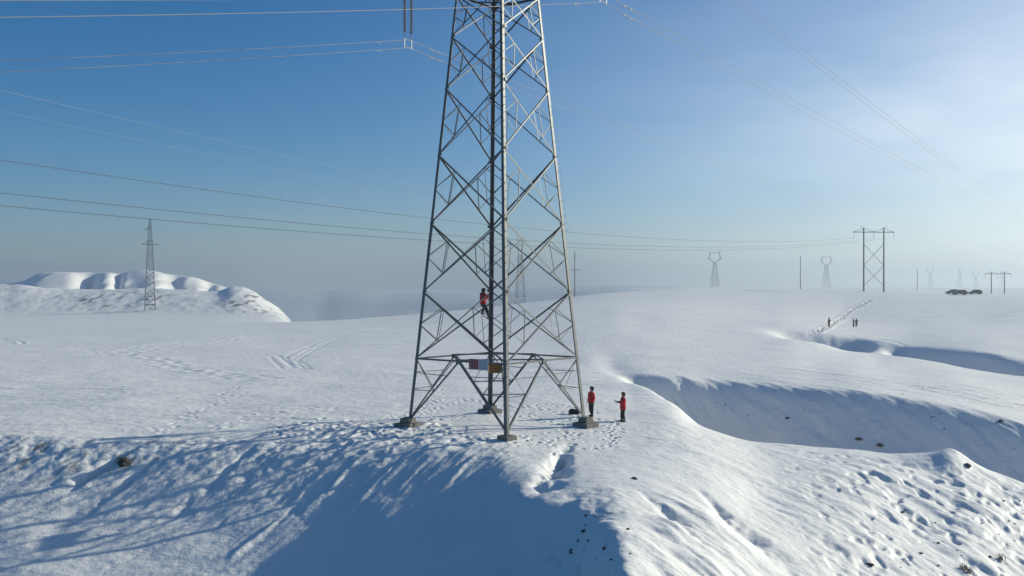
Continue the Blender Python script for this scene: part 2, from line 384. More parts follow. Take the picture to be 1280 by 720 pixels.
def walk(pts, step=.38, d=-.10, r=.10, jit=.05, spread=.14):
    g3 = [ground(*p) for p in pts]
    k = 0
    for a, b in zip(g3[:-1], g3[1:]):
        L = math.hypot(b.x-a.x, b.y-a.y); n = max(1, int(L/step)); ang = math.atan2(b.y-a.y, b.x-a.x)
        for i in range(n):
            t = i/n; s = spread*(1 if k % 2 else -1); k += 1
            dent(a.x+(b.x-a.x)*t-math.sin(ang)*s+random.uniform(-jit, jit),
                 a.y+(b.y-a.y)*t+math.cos(ang)*s+random.uniform(-jit, jit), r*random.uniform(.8, 1.2), d*random.uniform(.6, 1.2), r*1.6, ang)
def track(pts, r=.35, d=-.16, step=None, wob=0, rim=.35):
    d *= .25
    g3 = [ground(*p) for p in pts]
    for a, b in zip(g3[:-1], g3[1:]):
        L = math.hypot(b.x-a.x, b.y-a.y); n = max(1, int(L/(step or r))); ang = math.atan2(b.y-a.y, b.x-a.x)
        for i in range(n):
            t = i/n; w = wob*random.uniform(-1, 1)
            dent(a.x+(b.x-a.x)*t+w, a.y+(b.y-a.y)*t+w, r, d*random.uniform(.4, 1.1), r*1.5, ang, rim)
walk([(745,523),(768,528),(760,540),(772,549),(764,556),(742,562),(715,560),(700,566),(690,572)])
walk([(741,520),(728,522),(700,516),(676,512),(650,508),(630,506)])
walk([(742,516),(735,512),(710,508),(680,506),(655,510),(620,507),(590,500),(566,505),(545,512),(525,520)])
walk([(779,527),(765,524),(752,522)])
walk([(650,520),(672,524),(690,528),(712,532)])
walk([(540,500),(548,494),(556,486),(566,478)])
walk([(512,520),(530,508),(548,500),(575,498),(600,502)])
walk([(620,552),(590,548),(560,540),(540,538),(520,536)])
walk([(650,545),(668,556),(690,552),(706,546),(716,540)])
for _ in range(240):                       # trampled snow round the tower
    a = random.uniform(0, 6.28); q = random.uniform(3.2, 7.4)
    dent(-.9+q*math.cos(a)*1.05, 56+q*math.sin(a)*.9, random.uniform(.08, .18), -random.uniform(.02, .09), None, 0)
for _ in range(420):                       # broken snow along the brow left of the tower
    x = random.uniform(-13, -3.5); y = 54.5+random.gauss(0, 1.6)
    dent(x, y, random.uniform(.07, .2), random.uniform(-.09, .05), random.uniform(.1, .4), random.uniform(0, 3))
# trails over the left plateau
track([(60,438),(110,436),(160,441),(205,452),(250,464),(300,471),(345,474)], .55, -.24, .9, .9)
track([(70,441),(120,440),(170,446),(215,456),(262,467),(310,474)], .45, -.22, .9, .9)
track([(150,440),(185,432),(220,428),(265,425),(310,418)], .5, -.22, .8, .5)
track([(160,444),(195,436),(230,432),(275,428),(315,420)], .5, -.2, .8, .3)
track([(337,446),(352,461),(366,459),(358,446),(378,436),(404,425),(430,417),(468,409)], .24, -.08, rim=.1)
track([(345,443),(360,455),(388,461),(372,450),(388,440),(410,429),(433,419),(474,410)], .24, -.08, rim=.1)
track([(350,444),(362,458),(380,462),(366,449),(384,438),(407,427),(432,418)], .2, -.08, rim=.1)
track([(305,441),(330,434),(370,428),(400,422)], .3, -.06)
walk([(195,543),(215,530),(240,520),(262,508),(290,496),(300,480)], .6, -.05, .16, .5, .4)
walk([(270,535),(300,528),(330,520),(350,512),(390,515),(430,508)], .5, -.05, .17, .5, .6)
track([(0,423),(25,427),(28,430),(0,430)], .4, -.15)
# trail from the far people up to the vehicles, plus tracks across the far plain
walk([(1022,416),(1034,409),(1046,402),(1056,394),(1066,387),(1078,382),(1090,375)], 1.0, -.55, .36, .12, .25)
walk([(1024,414),(1036,408),(1058,392)], 1.3, -.3, .28, .12, .4)
track([(1074,381),(1100,374)], .5, -.2, rim=0)
track([(1024,412),(1050,418),(1100,424),(1122,429),(1132,434)], .45, -.26, rim=0)
track([(930,384),(985,393),(1030,396)], .6, -.22, rim=0)
track([(1055,396),(1120,397)], .6, -.18, rim=0)
track([(1000,381),(1020,383),(1080,382),(1180,381)], .6, -.16, rim=0)
track([(1015,409),(1085,409.5)], .4, -.2, rim=0)
walk([(866,484),(852,480),(880,490)], .5)

PY = HY+(CAMZ-H)/GY*F
dirt = np.zeros_like(H)
dirt += .9*bench*sstep(.18, .4, fbm(GX/2.4, GY/7, 4))*sstep(-.3, .3, fbm(GX/40, GY/50, 2))
dirt += .8*lip*sstep(.28, .5, streak(GX, GY, R(58), .9, .22, 3))*sstep(260, 200, GP)
dirt += .55*sstep(980, 1100, GP)*np.exp(-((GY-k1Y-12)/6)**2)*sstep(.34, .6, streak(GX, GY, R(-10), 1.3, .5, 3))
dirt += .2*nose*sstep(.42, .6, fbm(GX/.3, GY/.5, 2))
dirt = np.clip(dirt, 0, 1)

verts = np.stack([GX, GY, H], -1).reshape(-1, 3).astype(np.float32)
idx = np.arange(NR*NC).reshape(NR, NC)
quads = np.stack([idx[:-1,:-1], idx[:-1,1:], idx[1:,1:], idx[1:,:-1]], -1).reshape(-1, 4).astype(np.int32)
me = bpy.data.meshes.new('snow_ground')
me.vertices.add(len(verts)); me.vertices.foreach_set('co', verts.ravel())
me.loops.add(quads.size); me.loops.foreach_set('vertex_index', quads.ravel())
me.polygons.add(len(quads)); me.polygons.foreach_set('loop_start', np.arange(0, quads.size, 4, dtype=np.int32))
me.polygons.foreach_set('use_smooth', np.ones(len(quads), bool))
me.update(calc_edges=True)
at = me.attributes.new('soil', 'FLOAT', 'POINT'); at.data.foreach_set('value', dirt.ravel().astype(np.float32))
terrain = bpy.data.objects.new('snow_ground', me); col.objects.link(terrain)
tag(terrain, 'wind-packed snow covering the rolling plateau, its ravines and the low hills', kind='structure')

def snow_material():
    m = bpy.data.materials.new('snow'); m.use_nodes = True; nt = m.node_tree; N, L = nt.nodes, nt.links
    b = N['Principled BSDF']; b.inputs['Roughness'].default_value = .55
    b.inputs['Specular IOR Level'].default_value = .25
    geo = N.new('ShaderNodeNewGeometry')
    def noise(scale, detail, rough=.55, vec=None):
        n = N.new('ShaderNodeTexNoise'); n.inputs['Scale'].default_value = scale
        n.inputs['Detail'].default_value = detail; n.inputs['Roughness'].default_value = rough
        L.new(vec or geo.outputs['Position'], n.inputs['Vector']); return n
    att = N.new('ShaderNodeAttribute'); att.attribute_name = 'soil'
    tone = noise(.12, 5); ramp = N.new('ShaderNodeMix'); ramp.data_type = 'RGBA'
    ramp.inputs[6].default_value = (.80,.80,.79,1); ramp.inputs[7].default_value = (.89,.885,.865,1)
    L.new(tone.outputs['Fac'], ramp.inputs[0])
    mx = N.new('ShaderNodeMix'); mx.data_type = 'RGBA'; L.new(att.outputs['Fac'], mx.inputs[0])
    L.new(ramp.outputs[2], mx.inputs[6]); mx.inputs[7].default_value = (.16,.14,.12,1)
    L.new(mx.outputs[2], b.inputs['Base Color'])
    mp = N.new('ShaderNodeMapping'); mp.inputs['Rotation'].default_value = (0, 0, R(50)); mp.inputs['Scale'].default_value = (.45, 2.2, 1)
    L.new(geo.outputs['Position'], mp.inputs['Vector'])
    n1 = noise(1.6, 7, .6); n2 = noise(14, 4, .6); n3 = noise(1.1, 5, .6, mp.outputs['Vector'])
    add = N.new('ShaderNodeMath'); add.operation = 'MULTIPLY_ADD'; L.new(n2.outputs['Fac'], add.inputs[0]); add.inputs[1].default_value = .027
    L.new(n1.outputs['Fac'], add.inputs[2])
    add2 = N.new('ShaderNodeMath'); add2.operation = 'MULTIPLY_ADD'; L.new(n3.outputs['Fac'], add2.inputs[0]); add2.inputs[1].default_value = .8
    L.new(add.outputs[0], add2.inputs[2])
    bp = N.new('ShaderNodeBump'); bp.inputs['Strength'].default_value = .8; bp.inputs['Distance'].default_value = .10
    L.new(add2.outputs[0], bp.inputs['Height']); L.new(bp.outputs['Normal'], b.inputs['Normal'])
    return m
me.materials.append(snow_material())

# far blue ridges beyond the plain
def ridge(pts, Y, depth, label):
    mb = MB(); n = 90
    xs = np.linspace(pts[0][0], pts[-1][0], n); top = pchip([p[0] for p in pts], np.array([p[1] for p in pts], float), xs)
    rows = [(0,-1.),(.25,.35),(.5,.8),(.7,1.),(1.,.2)]
    vs = []
    for t, h in rows:
        for k, x in enumerate(xs):
            Yk = Y+t*depth; base = -110.
            z = CAMZ-(top[k]-HY)/F*(Y+.7*depth)
            z = base+(z-base)*max(h, 0)+ (6*float(fbm(np.array(x/25.), np.array(t*3.), 3)) if 0 < t < 1 and h < 1 else 0)
            vs.append(((x-CX)/F*Yk, Yk, z))
    fs = [(r*n+k, r*n+k+1, (r+1)*n+k+1, (r+1)*n+k) for r in range(len(rows)-1) for k in range(n-1)]
    mb.add(vs, fs); o = mb.build('hills', M['hill'], None, True)
    tag(o, label, kind='structure')
M['hill'] = mat('haze_tinted_hill', (.38,.43,.50), .9, 0, .006, .35)  # blue-grey of the distant haze put into the hills' base colour
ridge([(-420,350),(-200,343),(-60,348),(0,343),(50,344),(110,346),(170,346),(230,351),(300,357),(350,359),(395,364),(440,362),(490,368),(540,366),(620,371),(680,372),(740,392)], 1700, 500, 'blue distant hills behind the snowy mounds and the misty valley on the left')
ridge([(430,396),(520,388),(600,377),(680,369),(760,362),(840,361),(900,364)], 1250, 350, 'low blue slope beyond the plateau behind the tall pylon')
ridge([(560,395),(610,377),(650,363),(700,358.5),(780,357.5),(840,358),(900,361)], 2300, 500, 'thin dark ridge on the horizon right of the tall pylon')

# ------------------------------------------------------------------ the tall pylon
TC = Vector((-.8, 56, 0)); ROT = math.atan2(.11, 1)
def hd(z): return 5.0-.1111*z
DIR = [Vector((math.cos(R(-90)+ROT+k*math.pi/2), math.sin(R(-90)+ROT+k*math.pi/2), 0)) for k in range(4)]   # near, right, back, left
def leg(k, z): return DIR[k % 4]*hd(z)+Vector((0,0,z))
tower = empty('lattice_pylon', TC)
tag(tower, 'tall grey lattice steel pylon filling the middle of the view, on four concrete footings', 'pylon')
LV = [0, 3.7, 7.4, 11.2, 15.0, 18.7, 21.6, 23.9, 26.8]
TOP = 26.8
Zv = Vector((0,0,1))
for k in range(4):
    mb = MB(); f1 = (DIR[(k+1) % 4]-DIR[k]); f2 = (DIR[(k-1) % 4]-DIR[k])
    for a, b, w in ((-.35, 11.2, .205), (11.2, 21.6, .18), (21.6, TOP, .15)):
        mb.angle(leg(k, a), leg(k, b), w, .03, f1, f2)
    mb.build('leg', M['steel'], tower)
def plate(c, n, w, h, name='gusset_plate'):
    mb = MB(); q = Vector((0,1,0)).rotation_difference(n); mb.box(c, (w, .025, h), q.to_matrix()); return mb.build(name, M['steel'], tower)
def brace(name, p, q, w, n, parent=None, m='steel', off=0.):
    mb = MB(); a = (Vector(q)-Vector(p)).normalized(); s = a.cross(n)
    mb.angle(Vector(p)+n*off, Vector(q)+n*off, w, .018, s if s.z < 0 else -s, -n); return mb.build(name, M[m], parent or tower)
for k in range(4):
    j = (k+1) % 4; n = (DIR[k]+DIR[j]).normalized()
    for i in range(1, len(LV)-1):
        z0, z1 = LV[i], LV[i+1]; a0, a1, b0, b1 = leg(k, z0), leg(k, z1), leg(j, z0), leg(j, z1)
        w = .078 if i < 4 else .07
        brace('diagonal_brace', a0, b1, w, n, off=.02); brace('diagonal_brace', b0, a1, w, n, off=-.02)
        for A0, A1, B0, B1, kk in ((a0, a1, b0, b1, k), (b0, b1, a0, a1, j)):
            zm = (z0+z1)/2; m_ = leg(kk, zm); ql = A0.lerp(B1, .26); qu = A1.lerp(B0, .26)
            mb = MB()
            for p, q in ((m_, ql), (m_, qu), (ql, qu)):
                s = (q-p).normalized().cross(n); mb.angle(p-n*.03, q-n*.03, .038, .010, s, -n)
            mb.build('secondary_bracing', M['steel'], tower)
        if i < 6:
            plate(leg(k, z1)+n*.045+(DIR[j]-DIR[k]).normalized()*.22, n, .2, .15)
    # belt beam and splayed foot braces
    a, b = leg(k, 3.7), leg(j, 3.7); mid = (a+b)/2
    brace('belt_beam', a, b, .095, n, off=.03); plate(mid+n*.06-Zv*.08, n, .34, .24)
    mb = MB(); inner = a.lerp(b, .5)-n*.0
    for kk in (k, j):
        foot = leg(kk, .25); belt = leg(kk, 3.7)
        brace('foot_brace', mid, foot, .10, n, off=.02)
        q = mid.lerp(foot, .5); m_ = leg(kk, 1.95)
        mb = MB()
        for p, r_ in ((belt, q), (m_, q), (leg(kk, 2.9), mid.lerp(foot, .25))):
            s = (r_-p).normalized().cross(n); mb.angle(p-n*.03, r_-n*.03, .04, .010, s, -n)
        mb.build('secondary_bracing', M['steel'], tower)
mids = [(leg(k, 3.7)+leg(k+1, 3.7))/2 for k in range(4)]
for k in range(4):                         # diaphragm at the belt + hip bracing under it
    brace('diaphragm_bar', mids[k]+Zv*.05, mids[(k+1) % 4]+Zv*.05, .075, Zv)
    kk = (k+1) % 4; foot1 = mids[k].lerp(leg(kk, .25), .5); foot2 = mids[kk].lerp(leg(kk, .25), .5)
    mb = MB()
    mb.angle(foot1, foot2, .05, .012, Zv, -DIR[kk]); c = (foot1+foot2)/2
    mb.angle((mids[k]+mids[kk])/2, c, .05, .012, DIR[kk], DIR[k])
    mb.build('hip_bracing', M['steel'], tower)
for zt in (23.9, 26.8):                    # upper diaphragms
    mb = MB()
    for k in range(4):
        mb.angle(leg(k, zt), leg(k+1, zt), .11, .015, -Zv, -(DIR[k]+DIR[(k+1) % 4]))
    mb.angle(leg(0, zt-.03), leg(2, zt-.03), .09, .015, Zv, DIR[1]); mb.angle(leg(1, zt+.03), leg(3, zt+.03), .09, .015, Zv, DIR[0])
    m4 = [(leg(k, zt)+leg(k+1, zt))/2 for k in range(4)]
    for k in range(4): mb.angle(m4[k], m4[(k+1) % 4], .08, .015, -Zv, DIR[k])
    mb.build('diaphragm_frame', M['steel_dark'], tower)
boltmb = MB(); boltmb.tube([(0,0,0),(.17,0,0)], .012, 5); boltmb.tube([(.16,0,0),(.175,0,0)], .02, 5)
b0 = boltmb.build('step_bolt', M['wire'], tower)
first = True
for kk, za, zb, dz in ((0, 2.6, 23.8, .42), (2, 4.6, 9.0, .42), (1, 10.8, 17.8, .42)):
    z = za; side = 1
    while z < zb:
        o = b0 if first else b0.copy()
        if not first: col.objects.link(o); o.parent = tower
        first = False
        dvec = (DIR[(kk+(1 if kk != 2 else 1)) % 4]-DIR[kk]) if side > 0 else (DIR[(kk-1) % 4]-DIR[kk])
        outd = DIR[kk] if kk != 2 else DIR[3]
        dd = (dvec.normalized()*.2+outd*1.0).normalized() if kk != 2 else (DIR[3]*.9+DIR[2]*.5).normalized()
        if kk == 0: dd = (DIR[1]*.9+DIR[0]*.3*side).normalized()
        if kk == 1: dd = (DIR[1]*.9+DIR[0]*.4*side).normalized()
        o.location = leg(kk, z)+dd*.02; o.rotation_euler = (0, 0, math.atan2(dd.y, dd.x))
        z += dz; side = -side
for k in range(4):
    p = leg(k, 0); w = (.74, 1.08, 1.08, 1.12)[k]; rz = Matrix.Rotation(ROT+R(45)+R(8 if k == 3 else -5), 3, 'Z')
    gzv = gz(TC.x+p.x, TC.y+p.y)
    def blk(mb, c, w0, w1, h):
        q = [rz@Vector((x*w0/2, y*w0/2, 0)) for x, y in ((-1,-1),(1,-1),(1,1),(-1,1))]+[rz@Vector((x*w1/2, y*w1/2, h)) for x, y in ((-1,-1),(1,-1),(1,1),(-1,1))]
        mb.add([Vector(c)+v for v in q], [(3,2,1,0),(4,5,6,7),(0,1,5,4),(1,2,6,5),(2,3,7,6),(3,0,4,7)])
    mb = MB(); blk(mb, (p.x, p.y, gzv-.7), w, w*.97, .92 if k else .90); s = mb.build('footing', M['concrete'], tower)
    if k:
        mb = MB(); blk(mb, (p.x, p.y, gzv+.222), w*.58, w*.54, .26); mb.build('footing_cap', M['concrete'], s)
    mb = MB(); blk(mb, (p.x, p.y, gzv+(.485 if k else .203)), .42, .42, .03); mb.build('base_plate', M['steel_dark'], s)
# cross-arms and head, above the frame but casting their shadow and carrying the lines
LD = Vector((math.sin(R(39.4)), math.cos(R(39.4)), 0)); AD = Vector((LD.y, -LD.x, 0))
for sgn in (-1, 1):
    mb = MB(); tip = AD*7.1*sgn+Zv*26.3
    base = [AD*1.6*sgn+LD*1.6*q+Zv*z for q in (-1, 1) for z in (26.3, 27.9)]
    for i, bb in enumerate(base):
        mb.angle(bb, tip+Zv*(0 if i % 2 == 0 else .25), .09, .015, LD, Zv)
    for t in (.2, .4, .6, .8):
        q = [bb.lerp(tip, t) for bb in base]; q2 = [bb.lerp(tip, t-.2) for bb in base]
        for i, j in ((0,1),(2,3),(0,2),(1,3)):
            mb.angle(q[i], q[j], .06, .012, AD, Zv+LD*.1); mb.angle(q2[i], q[j], .06, .012, AD, LD+Zv*.1)
    mb.build('crossarm', M['steel'], tower)
mb = MB(); c4 = [LD*1.6*q+AD*1.6*s for q, s in ((-1,-1),(-1,1),(1,1),(1,-1))]
for i in range(4):
    for a, b, za, zb in ((i, i, 26.8, 35), (i, (i+1) % 4, 26.8, 30.9), ((i+1) % 4, i, 26.8, 30.9), (i, (i+1) % 4, 30.9, 35)):
        f = lambda z: 1-.75*(z-26.8)/8.2
        mb.angle(c4[a]*f(za)+Zv*za, c4[b]*f(zb)+Zv*zb, .09, .015, -c4[i].normalized()+LD*.01, Zv+AD*.1)
mb.build('tower_head', M['steel'], tower)
mb = MB()
for q in (-.35, .35):
    mb.angle(LD*q+Zv*33.2-AD*.3, AD*3.6+Zv*33.9, .09, .015, LD, Zv); mb.angle(LD*q+Zv*34.8-AD*.3, AD*3.6+Zv*34.1, .09, .015, LD, Zv)
mb.build('upper_crossarm', M['steel'], tower)

# ------------------------------------------------------------------ insulators and conductors of the pylon's line
def ins_string(top, length, label, n=20, r=.13):
    mb = MB(); mb.tube([(0,0,0),(0,0,-length)], .02, 6)
    root = mb.build('insulator_string', M['steel_dark']); root.location = top
    tag(root, label, 'insulator')
    mb = MB(); zz_ = -.35; pr = [( .022, .02)]
    step = (length-.7)/n
    for i in range(n):
        z = -.35-i*step
        mb.lathe((0,0,z), [(.03, .03),(.05,.0),(r,-.045),(r,-.055),(.03,-.03)], 10)
    mb.build('insulator_discs', M['insulator'], root, True)
    return root
def yoke(c, label, spreadv=.24):
    mb = MB(); x = LD*.30
    rot = Matrix.Rotation(math.atan2(LD.y, LD.x), 3, 'Z')
    for s in (-1, 1):
        mb.tube([c+x*s+Zv*.06, c+x*s-Zv*.52], .022, 5)
    mb.tube([c-x, c+x], .02, 5); mb.tube([c-x-Zv*.46, c+x-Zv*.46], .02, 5)
    o = mb.build('yoke_plate', M['wire']); tag(o, label, 'bracket'); return o
phases = {}
for nm, s, lab in (('left', -1, 'left of the tall pylon'), ('right', 1, 'right of the tall pylon')):
    c = TC+AD*7.1*s; zt = 26.3; zb = 22.56 if s < 0 else 22.76
    for q, w in ((-1, 'left'), (1, 'right')):
        ins_string(c+LD*.28*q+Zv*zt, zt-zb, f'long brown disc insulator hanging {lab}, {w} string of the pair')
    yoke(c+Zv*zb, f'small pale yoke joining the insulator pair and two wires {lab}')
    phases[nm] = (c, zb)
def conductor(c, z0, label, pos, neg=-.225, poss=-.095, kn=.0004, kp=.00018, damp=True, r=.0145, m='wire', tn=150, tp=330):
    mb = MB(); pts = []
    for t in list(np.linspace(-tn, 0, 60))+list(np.linspace(0, tp, 80))[1:]:
        z = z0+(neg*(-t)+kn*t*t if t < 0 else poss*t+kp*t*t)
        pts.append(c+LD*float(t)+Zv*float(z))
    mb.tube(pts, r, 5); o = mb.build('power_line', M[m]); tag(o, label, 'power cable', 'conductors carried by the tall pylon')
    if damp:
        for t in (-2.4, 2.1, 2.7):
            z = z0+(neg*(-t)+kn*t*t if t < 0 else poss*t+kp*t*t)-.07; mb = MB(); p = c+LD*t+Zv*z
            mb.tube([p-LD*.16, p+LD*.16], .008, 5)
            for s in (-1, 1): mb.tube([p+LD*.16*s-LD*.05, p+LD*.16*s+LD*.05], .035, 6)
            mb.tube([p, p+Zv*.08], .014, 5)
            mb.build('vibration_damper', M['wire'], o)
    return o
for nm, (c, zb) in phases.items():
    for s, w in ((0, 'upper'), (-.46, 'lower')):
        conductor(c, zb+s*1.04, f'{w} silver wire of the pair on the {nm} side of the pylon', s, neg=-.236 if nm == 'left' else -.245)
c3 = TC+AD*3.6
conductor(c3, 31.2, 'faint wire high right of the pylon sloping into haze, upper of its pair', 0, poss=-.15, damp=False)
conductor(c3, 30.8, 'faint wire high right of the pylon sloping into haze, lower of its pair', 0, poss=-.152, damp=False)
ins_string(c3+Zv*34, 2.8, 'single insulator hanging from the upper arm of the pylon, above the view')

# other wires: straight in plan, parabolic in height, through three sighted points
def wire3(a, b, mid, label, r=.03, m='wire_dark', group='wires crossing behind the pylon'):
    A, B = P(*a), P(*b); u = (mid[0]-CX)/F
    # point of the plan segment on that bearing
    dx, dy = B.x-A.x, B.y-A.y; t = (u*A.y-A.x)/(dx-u*dy); ym = A.y+t*dy; zm = CAMZ-(mid[1]-HY)/F*ym
    k = (A.z+(B.z-A.z)*t-zm)/(t*(1-t))
    if k < 0: k = .2
    mb = MB(); pts = []
    for s in np.linspace(-.25, 1, 90):
        s = float(s); pts.append(Vector((A.x+dx*s, A.y+dy*s, A.z+(B.z-A.z)*s-k*s*(1-s))))
    mb.tube(pts, r, 5); o = mb.build('power_line', M[m]); tag(o, label, 'power cable', group); return o
HP = (345, 5.6)
wire3((0,200,110), (1071,297,343), (530,272), 'dark sagging wire behind the pylon, highest of the three at the left', .035)
wire3((0,241,106), (1092,298,345), (530,292), 'dark sagging wire behind the pylon, middle of the three at the left', .035)
wire3((0,257,102), (1115,297,347), (530,300), 'dark sagging wire behind the pylon, lowest of the three at the left', .035)
wire3((0,113,120), (893,318,700), (380,190), 'faint pale wire sloping down across the upper left sky, upper one', .014, 'wire', 'faint pale wires in the upper left sky')
wire3((0,139,120), (893,326,700), (160,166), 'faint pale wire sloping down across the upper left sky, lower one', .011, 'wire', 'faint pale wires in the upper left sky')

# ------------------------------------------------------------------ signs on the belt beam
A_, B_ = leg(3, 3.7), leg(0, 3.7); nL = (DIR[3]+DIR[0]).normalized(); bx = (B_-A_).normalized()
def sign(t0, t1, h, m, label, ink, draw):
    a, b = A_.lerp(B_, t0), A_.lerp(B_, t1); w = (b-a).length; c = TC+(a+b)/2+nL*.12-Zv*(.02+h/2-.16)
    root = empty('warning_sign', c, math.atan2(bx.y, bx.x)); tag(root, label, 'sign')
    mb = MB(); mb.box((0,0,0), (w, .015, h)); mb.build('sign_panel', M[m], root)
    mb = MB()
    for x in (-w*.3, w*.3): mb.box((x, .045, h*.3), (.05, .074, .05))
    mb.build('mounting_clip', M['steel_dark'], root)
    mb = MB(); draw(mb, w, h); mb.build('sign_marking', M[ink], root)
def glyphs(cols_, rows_):
    def f(mb, w, h):
        rnd = random.Random(cols_*10+rows_)
        for i in range(cols_):
            for j in range(rows_):
                cx = (i+.5)/cols_*w*.86-w*.43; cz = (j+.5)/rows_*h*.84-h*.42; s = min(w/cols_, h/rows_)*.34
                for q in range(3): mb.box((cx, -.0105, cz+(q-1)*s*.7), (s*1.7*rnd.uniform(.6, 1), .004, s*.16))
                mb.box((cx+s*rnd.uniform(-.5, .5), -.0125, cz), (s*.16, .004, s*1.5))
        for z in (-1, 1): mb.box((0, -.0105, z*h*.475), (w*.97, .004, h*.02))
    return f
sign(.625, .725, .56, 'red_paint', 'dark red panel with pale characters, left one of the signs on the pylon belt', 'white_paint', glyphs(3, 3))
sign(.727, .83, .56, 'white_paint', 'white panel with blue-grey characters beside the red sign on the pylon belt', 'blue_ink', glyphs(3, 4))
def rows_f(mb, w, h):
    for j in range(3):
        for i in range(5): mb.box(((i-2)*w*.17, -.0105, (j-1)*h*.27), (w*.12, .004, h*.1))
# the ochre plate hangs just behind the white one, towards the near leg
ca, cb = leg(0, 3.7), leg(3, 3.7)
c = TC+A_.lerp(B_, 1.0)+Vector((-.52, 1.9, -.16)); root = empty('warning_sign', (P(619,460.5,52.5).x, 52.5, P(619,460.5,52.5).z), R(4))
tag(root, 'ochre yellow plate between the white sign and the near leg of the pylon', 'sign')
mb = MB(); mb.box((0,0,0), (.68, .015, .5)); mb.build('sign_panel', M['yellow_paint'], root)
mb = MB(); rows_f(mb, .68, .5); mb.build('sign_marking', M['brown_ink'], root)
pw = P(619, 460.5, 52.5)
mb = MB()
l0 = TC+leg(0, 3.72); l3 = TC+leg(3, 3.72)
mb.tube([Vector((.34,-.012,.16)), Vector((.34,0,.16))+Matrix.Rotation(-R(4),3,'Z')@(l0-pw-Vector((.34,0,.16)))*1.0], .014, 5)
q = l0.lerp(l3, .28)
mb.tube([Vector((-.34,.012,.16)), Matrix.Rotation(-R(4),3,'Z')@(q-pw)], .014, 5)
mb.build('hanging_rod', M['steel_dark'], root)

# ------------------------------------------------------------------ people
def skinned(name, verts, edges, radii, m, parent=None, sub=2, root=0):
    me = bpy.data.meshes.new(name+'_tmp'); me.from_pydata([tuple(v) for v in verts], edges, [])
    o = bpy.data.objects.new(name+'_tmp', me); col.objects.link(o)
    md = o.modifiers.new('s', 'SKIN'); md.use_smooth_shade = True; md.branch_smoothing = .3
    if not me.skin_vertices: me.skin_vertices.new()
    for i, r in enumerate(radii):
        r = r if isinstance(r, (tuple, list)) else (r, r); me.skin_vertices[0].data[i].radius = r
    me.skin_vertices[0].data[root].use_root = True
    ss = o.modifiers.new('u', 'SUBSURF'); ss.levels = sub; ss.render_levels = sub
    dg = bpy.context.evaluated_depsgraph_get(); dg.update()
    nm = bpy.data.meshes.new_from_object(o.evaluated_get(dg)); nm.name = name
    bpy.data.objects.remove(o); nm.materials.clear(); nm.materials.append(m)
    nm.polygons.foreach_set('use_smooth', [True]*len(nm.polygons))
    r = bpy.data.objects.new(name, nm); col.objects.link(r)
    if parent: r.parent = parent
    return r

